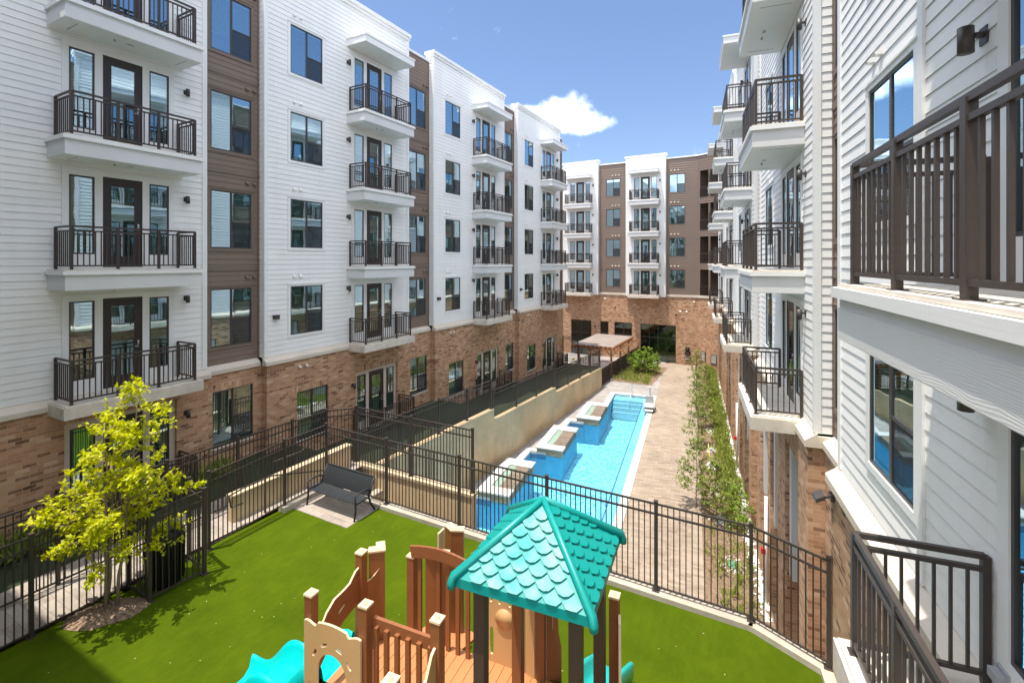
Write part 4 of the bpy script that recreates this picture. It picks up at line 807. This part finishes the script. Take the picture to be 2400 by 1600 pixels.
tag(m.build('ground_cover', 'leaf_low'), 'low grassy ground cover in the planting beds', 'ground cover', kind='stuff')
m = MB(); m.quad((-12.0, 39.9, .016), (-8.6, 39.9, .016), (-8.6, 47.2, .016), (-12.0, 47.2, .016)); tag(m.build('bed_soil', 'soil', None, (0, 0, 0), -AL), kind='structure')
m = MB(); r_ = random.Random(9)
for k in range(110):
    s_, d_ = r_.uniform(1.5, 9.4), r_.uniform(-10.5, 1.5); p_ = LW(s_, d_, 3.506); q = r_.uniform(.004, .012); d = Vector((r_.gauss(0, 1), r_.gauss(0, 1), 0)).normalized(); m.bar(p_ - d * q, p_ + d * q * 1.5, .008, .004)
tag(m.build('fallen_petals', 'play_cream'), 'tiny pale bits of litter scattered on the green turf', 'litter', kind='stuff')
m = MB(); r_ = random.Random(4)
for k in range(260): s_ = r_.uniform(-1, 9); tuft(LW(s_, -14.9 + r_.gauss(0, .2), 3.57), r_.uniform(.2, .6), 14)
tag(m.build('hedge_planting', 'leaf_green'), 'dark low planting along the foot of the left brick wall', 'plants', kind='stuff')
# ================================================================== PLAYGROUND
PR = -R(23); PC = Vector((.36, 5.47, 3.5))
PS = thing('play_structure', 'play structure with turquoise shingled roof, brown posts, tan panels and slides', 'playground', PC, PR)
def ppost(a_, b_, top, mat='play_brown', z0=0, w=.12, cap=True):
    m = MB(); m.box(a_ - w / 2, a_ + w / 2, b_ - w / 2, b_ + w / 2, z0, top); o = m.build('post', mat, PS)
    if cap: c = MB(); c.box(a_ - w / 2 - .008, a_ + w / 2 + .008, b_ - w / 2 - .008, b_ + w / 2 + .008, top, top + .025); c.tube([(a_, b_, top + .025), (a_, b_, top + .04)], .028, 14); c.build('post_cap', 'play_cream', o)
DK = 1.0
for a_, b_, tp in ((-3.0, -.5, 2.4), (-2.12, -.5, 2.5), (-3.0, .45, 2.4), (-1.1, -.5, 2.62), (-1.05, -1.42, 2.68), (-2.45, .95, 2.2), (.62, .99, 2.4), (-.38, 1.0, 2.3)): ppost(a_, b_, tp)
for a_, b_ in ((-.53, -.53), (.53, -.53), (-.53, .53), (.53, .53)): ppost(a_, b_, 3.2, 'play_dark' if not (a_ < 0 < b_) else 'play_brown', cap=False, w=.125)
def chevron(name, a_, b_, a0, a1, tp, w=.115):                      # two posts joined at an angle with a shared cap
    c0 = Vector((a_, b_)); p0 = c0 + Vector((cos(R(a0)), sin(R(a0)))) * .17; p2 = c0 + Vector((cos(R(a1)), sin(R(a1)))) * .17
    def outline(w):
        L_, R_ = [], []; pts = [p0, c0, p2]; d0 = (c0 - p0).normalized(); d1 = (p2 - c0).normalized(); n0 = Vector((-d0.y, d0.x)); n1 = Vector((-d1.y, d1.x)); nm = (n0 + n1).normalized(); k = w / 2 / nm.dot(n0); e_ = (w - .115) / 2
        return [tuple(p0 + n0 * w / 2 - d0 * e_), tuple(c0 + nm * k), tuple(p2 + n1 * w / 2 + d1 * e_), tuple(p2 - n1 * w / 2 + d1 * e_), tuple(c0 - nm * k), tuple(p0 - n0 * w / 2 - d0 * e_)]
    m = MB(); m.prism(outline(w), 0, tp); o = m.build('post', 'play_brown', PS); c = MB(); c.prism(outline(w + .02), tp, tp + .025); c.prism(outline(w * .45), tp + .025, tp + .036); c.build('post_cap', 'play_cream', o)
chevron('post', -2.86, .72, 215, 130, 2.33); chevron('post', -2.02, .98, 200, 15, 2.33); chevron('post', -2.12, 1.62, 150, 20, 2.33)
m = MB(); m.box(-2.42, -2.39, 1.62, 1.8, 1.6, 2.2); m.build('grip_panel', 'play_cream', PS)
# deck
m = MB()
def deckboards(a0, a1, b0, b1, z, diag=False):
    x = a0
    while x < a1 - .01: m.box(x, min(x + .135, a1), b0, b1, z - .04, z); x += .142
deckboards(-3.05, .6, -.62, 1.0, DK); x = 0
m.build('deck', 'play_deck', PS)
m = MB(); m.box(-3.05, .6, -.64, -.6, DK - .16, DK - .041); m.box(-3.05, .6, .98, 1.02, DK - .16, DK - .041); m.box(-3.05, -3.0, -.6, .98, DK - .16, DK - .041); m.box(.6, .64, -.6, 1.0, DK - .16, DK - .005); m.build('deck_beam', 'play_brown', PS)
m = MB(); m.box(-2.05, -1.1, -1.4, -.66, DK - .34, DK - .3); m.box(.66, 1.4, -.3, .9, DK - .3, DK - .26); m.build('step', 'play_deck', PS)
m = MB(); m.prism([(-2.78, .9), (-1.9, 1.02), (-1.7, 1.7), (-2.5, 1.8)], DK - .35, DK - .31); m.build('climber_landing', 'play_deck', PS)
# cut out panel in the plane between two points
def panel(name, p, q, outline, holes, mat, th=.022, edge='play_cream', base=0):
    p = Vector(p); q = Vector(q); d = (q - p).normalized(); nn_ = Vector((-d.y, d.x, 0)); L = (q - p).length
    import bmesh
    bm = bmesh.new(); loops = [outline] + holes; edges = []
    for lp in loops:
        vs_ = [bm.verts.new((x * L, 0, z)) for x, z in lp]; edges += [bm.edges.new((vs_[i], vs_[(i + 1) % len(vs_)])) for i in range(len(vs_))]
    bmesh.ops.triangle_fill(bm, use_beauty=True, use_dissolve=False, edges=edges); m = MB(); bm.verts.index_update()
    P = [v_.co.copy() for v_ in bm.verts]; F = [[v_.index for v_ in f.verts] for f in bm.faces]; nv = len(P); fn = lambda c_, o: tuple(p + d * c_.x + nn_ * o + Vector((0, 0, c_.z + base)))
    m.add([fn(c_, -th / 2) for c_ in P], F); m.add([fn(c_, th / 2) for c_ in P], F); m.cur = 1
    for e in bm.edges:
        if len(e.link_faces) == 1: i, j = e.verts[0].index, e.verts[1].index; m.quad(fn(P[i], -th / 2), fn(P[j], -th / 2), fn(P[j], th / 2), fn(P[i], th / 2))
    bm.free(); return m.build(name, [mat, edge], PS)
def slot(cx, cz, w, h, an=0, n=8, L=1):
    out = []
    for k in range(n * 2): t_ = 2 * pi * k / (n * 2); x = math.copysign(abs(cos(t_)) ** .6, cos(t_)) * w / 2; z = math.copysign(abs(sin(t_)) ** .6, sin(t_)) * h / 2; out.append((cx + (x * cos(an) - z * sin(an)) / L, cz + x * sin(an) + z * cos(an)))
    return out
def wave(z0, amp, bot, n=24, kind=0):
    top = []
    for i in range(n + 1):
        f = i / n; hump = sin(pi * f) ** .8 * amp; lip = .05 * (cos(2 * pi * (f * 2)) if (f < .25 or f > .75) else -0 - 0) ; top.append((f, z0 + hump + (lip if f < .25 or f > .75 else 0)))
    return [(0, bot), (1, bot)] + top[::-1]
L1 = .88; arch = [(.24, -.1), (.76, -.1)] + [(.5 + .26 * cos(t_), .56 + .26 * sin(t_)) for t_ in [pi * k / 12 for k in range(13)]]
arch = [(.24, .02), (.76, .02)] + arch[2:]
panel('arch_panel', (-3.02, -.585, DK), (-2.12, -.585, DK), wave(1.08, .10, -.05), [arch] + [slot(.5 + .36 * cos(t_), .60 + .33 * sin(t_), .11, .045, t_ + pi / 2, L=L1) for t_ in (.55, 1.2, 1.95, 2.6)] + [slot(.1, .3, .04, .16)], 'play_tan', .03)
panel('arch_panel', (-1.05, -1.36, DK - .1), (-1.1, -.56, DK - .1), [(0, 0), (1, 0), (1, 1.45), (.9, 1.42), (.75, 1.25), (.5, 1.15), (.25, .95), (.08, .7), (0, .55)], [slot(.62, .75, .05, .5)], 'play_tan', .03)
panel('wave_panel', (-3.0, -.42, DK), (-3.0, .40, DK), [(0, .78), (.08, .84), (.22, .98), (.4, 1.07), (.62, 1.08), (.76, 1.10), (.9, 1.2), (1, 1.22), (1, .72), (.85, .70), (.6, .66), (.3, .52), (0, .30)], [slot(.55, .86, .16, .03, .3), slot(.25, .70, .14, .03, .6)], 'play_brown', .03)
panel('wave_panel', (-2.98, .5, DK), (-2.80, .74, DK), [(0, -.2), (1, -.2), (1, 1.12), (.7, 1.08), (.4, .98), (0, .92)], [slot(.5, .6, .03, .3)], 'play_brown', .03)
m = MB()
for k in range(6): x = -2.0 + k * .155; m.box(x - .028, x + .028, -.475, -.43, DK, DK + 1.24)
m.build('slat_railing', 'play_brown', PS); m = MB(); m.box(-2.06, -1.16, -.43, -.385, DK + 1.17, DK + 1.32); m.build('handrail', 'play_brown', PS)
m = MB(); n = 12; A0 = Vector((-2.42, .88, 0)); A1 = Vector((-1.38, .86, 0))
for k in range(n):
    f0, f1 = k / n, (k + 1) / n; q0 = A0.lerp(A1, f0) + Vector((0, 0, DK + 1.32 + .07 * sin(pi * f0))); q1 = A0.lerp(A1, f1) + Vector((0, 0, DK + 1.32 + .07 * sin(pi * f1))); m.bar(q0, q1, .04, .17)
m.build('handrail', 'play_brown', PS); m = MB()
for k in range(6): f = (k + .8) / 6.3; q = A0.lerp(A1, f); z = DK + 1.26 + .07 * sin(pi * f); m.box(q.x - .03, q.x + .03, q.y + .02, q.y + .06, DK, z)
m.build('slat_railing', 'play_brown', PS)
L2 = .95
panel('drum_panel', (-1.22, 1.0, DK), (-.62, 1.0, DK), [(0, 0), (1, 0), (1, 1.35), (.5, 1.5), (0, 1.35)], [slot(x, .30, .10, .40) for x in (.16, .84)] + [slot(x, 1.07, .09, .46) for x in (.14, .36, .62, .84)] + [[(.5 + .2 * cos(t_), .66 + .12 * sin(t_)) for t_ in [pi * k / 10 for k in range(20)]]], 'play_tan', .03)
m = MB(); m.tube([(-.92, .96, DK + .66), (-.92, 1.04, DK + .66), (-.92, 1.02, DK + .66), (-.92, .985, DK + .66)], [.14, .13, .09, .02], 24); m.build('drum', 'play_tan', PS)
panel('tall_panel', (-.60, 1.0, DK), (-.46, .97, DK), [(0, -.2), (1, -.2), (1, 1.5), (0, 1.5)], [slot(.5, .7, .05, .2)], 'play_tan', .04)
panel('side_panel', (-.31, 1.0, DK), (-.14, 1.14, DK), [(0, -.1), (1, -.1), (1, .4), (.8, .62), (.7, 1.2), (.3, 1.42), (0, 1.4)], [slot(.4, .8, .05, .24)], 'play_brown', .03)
panel('climbing_panel', (.70, .9, DK), (.86, .1, DK), [(0, -.9), (1, -.9), (1, -.6), (.85, 0), (.7, .4), (.45, .65), (.25, .95), (.12, 1.2), (0, 1.25)], [slot(.25, .5, .05, .3), slot(.45, 0, .05, .3)], 'play_tan', .03)
m = MB(); m.tube([(.95 + .34 * cos(t_), .75, .35 + .34 * sin(t_)) for t_ in [2 * pi * k / 20 for k in range(21)]], .09, 10, False); m.build('tyre', 'black', PS)
# slides: U section swept along a path
def chute(name, path, w, hh, mat, lat):
    m = MB(); m.smooth = True; sec = [(-w / 2 - .05, hh), (-w / 2, hh + .03), (-w / 2 + .03, hh - .02), (-w / 2 + .06, .06), (-w / 4, 0), (w / 4, 0), (w / 2 - .06, .06), (w / 2 - .03, hh - .02), (w / 2, hh + .03), (w / 2 + .05, hh), (w / 2 + .04, -.08), (-w / 2 - .04, -.08)]
    n = len(sec); vs_ = []; lat = Vector(lat)
    for i, (p_, sc) in enumerate(path):
        p_ = Vector(p_)
        for x, z in sec: vs_.append(p_ + lat * x + Vector((0, 0, z * sc)))
    m.add(vs_, [(i * n + k, i * n + (k + 1) % n, (i + 1) * n + (k + 1) % n, (i + 1) * n + k) for i in range(len(path) - 1) for k in range(n)]); return m.build(name, mat, PS)
path = []
for i in range(25): f = i / 24; path.append(((-3.02 - 2.05 * f, -.02, DK - .02 - .86 * (f ** 1.1) + .055 * sin(f * 4 * pi)), 1.55 - .6 * f + .35 * sin(f * 4 * pi + 1)))
chute('slide', path, .62, .17, 'slide', (0, 1, 0))
path = [((.33, 1.02 + 1.5 * (i / 16), DK - .02 - .8 * (i / 16) ** 1.1), 1.5 - .5 * i / 16) for i in range(17)]; chute('slide', path, .5, .17, 'slide', (1, 0, 0))
# roof
EZ = 3.34; AZ = 3.97; E_ = .735; apex = Vector((0, 0, AZ)); corners = [Vector((-E_, -E_, EZ)), Vector((E_, -E_, EZ)), Vector((E_, E_, EZ)), Vector((-E_, E_, EZ))]
RT = ob('roof', None, PS, (0, 0, 0)); m = MB(); m.add(corners + [apex - Vector((0, 0, 0))], [(0, 1, 4), (1, 2, 4), (2, 3, 4), (3, 0, 4), (3, 2, 1, 0)])
for k in range(4):
    a_, b_ = corners[k], corners[(k + 1) % 4]; m.add([a_, b_, b_ - Vector((0, 0, .10)), a_ - Vector((0, 0, .10))], [(0, 1, 2, 3)])
m.build('roof_shell', 'teal', RT)
for k in range(4):
    a_ = corners[k]; m = MB(); o_ = Vector((a_.x, a_.y, 0)).normalized() * .02; m.tube([apex + Vector((0, 0, .01)), apex.lerp(a_, .5) + Vector((0, 0, .02)), a_ + o_ + Vector((0, 0, .02)), a_ + o_ * 2.2 - Vector((0, 0, .05)), a_ + o_ * 2.2 - Vector((0, 0, .10))], [.038, .042, .046, .046, .042], 8); m.build('hip_ridge', 'teal', RT)
    b_ = corners[(k + 1) % 4]; mid = (a_ + b_) / 2; up_ = (apex - mid); H_ = up_.length; up_.normalize(); al = (b_ - a_).normalized(); nn_ = al.cross(up_).normalized(); sh_ = MB(); rows = 9; rh = H_ / rows; tw = .205
    for r0 in range(rows):
        zb_ = rh * r0; half = E_ * (1 - (zb_ + rh * .7) / H_) - .015; x = -1.1 + (tw / 2 if r0 % 2 else 0)
        while x < 1.1:
            def pt(u_, v_, o): 
                return mid + al * u_ + up_ * v_ + nn_ * o
            if abs(x) < half + tw * .12:
                def clampx(u_, v_): h2 = E_ * (1 - max(0, v_) / H_) - .01; return max(-h2, min(h2, u_))
                shp = [(-tw / 2, rh * .50), (-tw * .27, rh * .03), (0, -.012), (tw * .27, rh * .03), (tw / 2, rh * .50), (tw * .30, rh * .75), (0, rh * 1.30), (-tw * .30, rh * .75)]
                if r0 == 0: shp = [(u_, max(v_, .0)) for u_, v_ in shp]
                top = [pt(clampx(x + u_ * .97, zb_ + v_), zb_ + v_, .026 - .020 * (v_ / (rh * 1.3))) for u_, v_ in shp]; bot = [pt(clampx(x + u_ * .97, zb_ + v_), zb_ + v_, .001) for u_, v_ in shp]; n8 = 8
                sh_.add(top + bot, [tuple(range(8))] + [(i, i + 8, (i + 1) % 8 + 8, (i + 1) % 8) for i in range(8)])
            x += tw
    sh_.build('shingles', 'shingle' if k == 0 else 'teal', RT)
print('objects', len(bpy.data.objects))
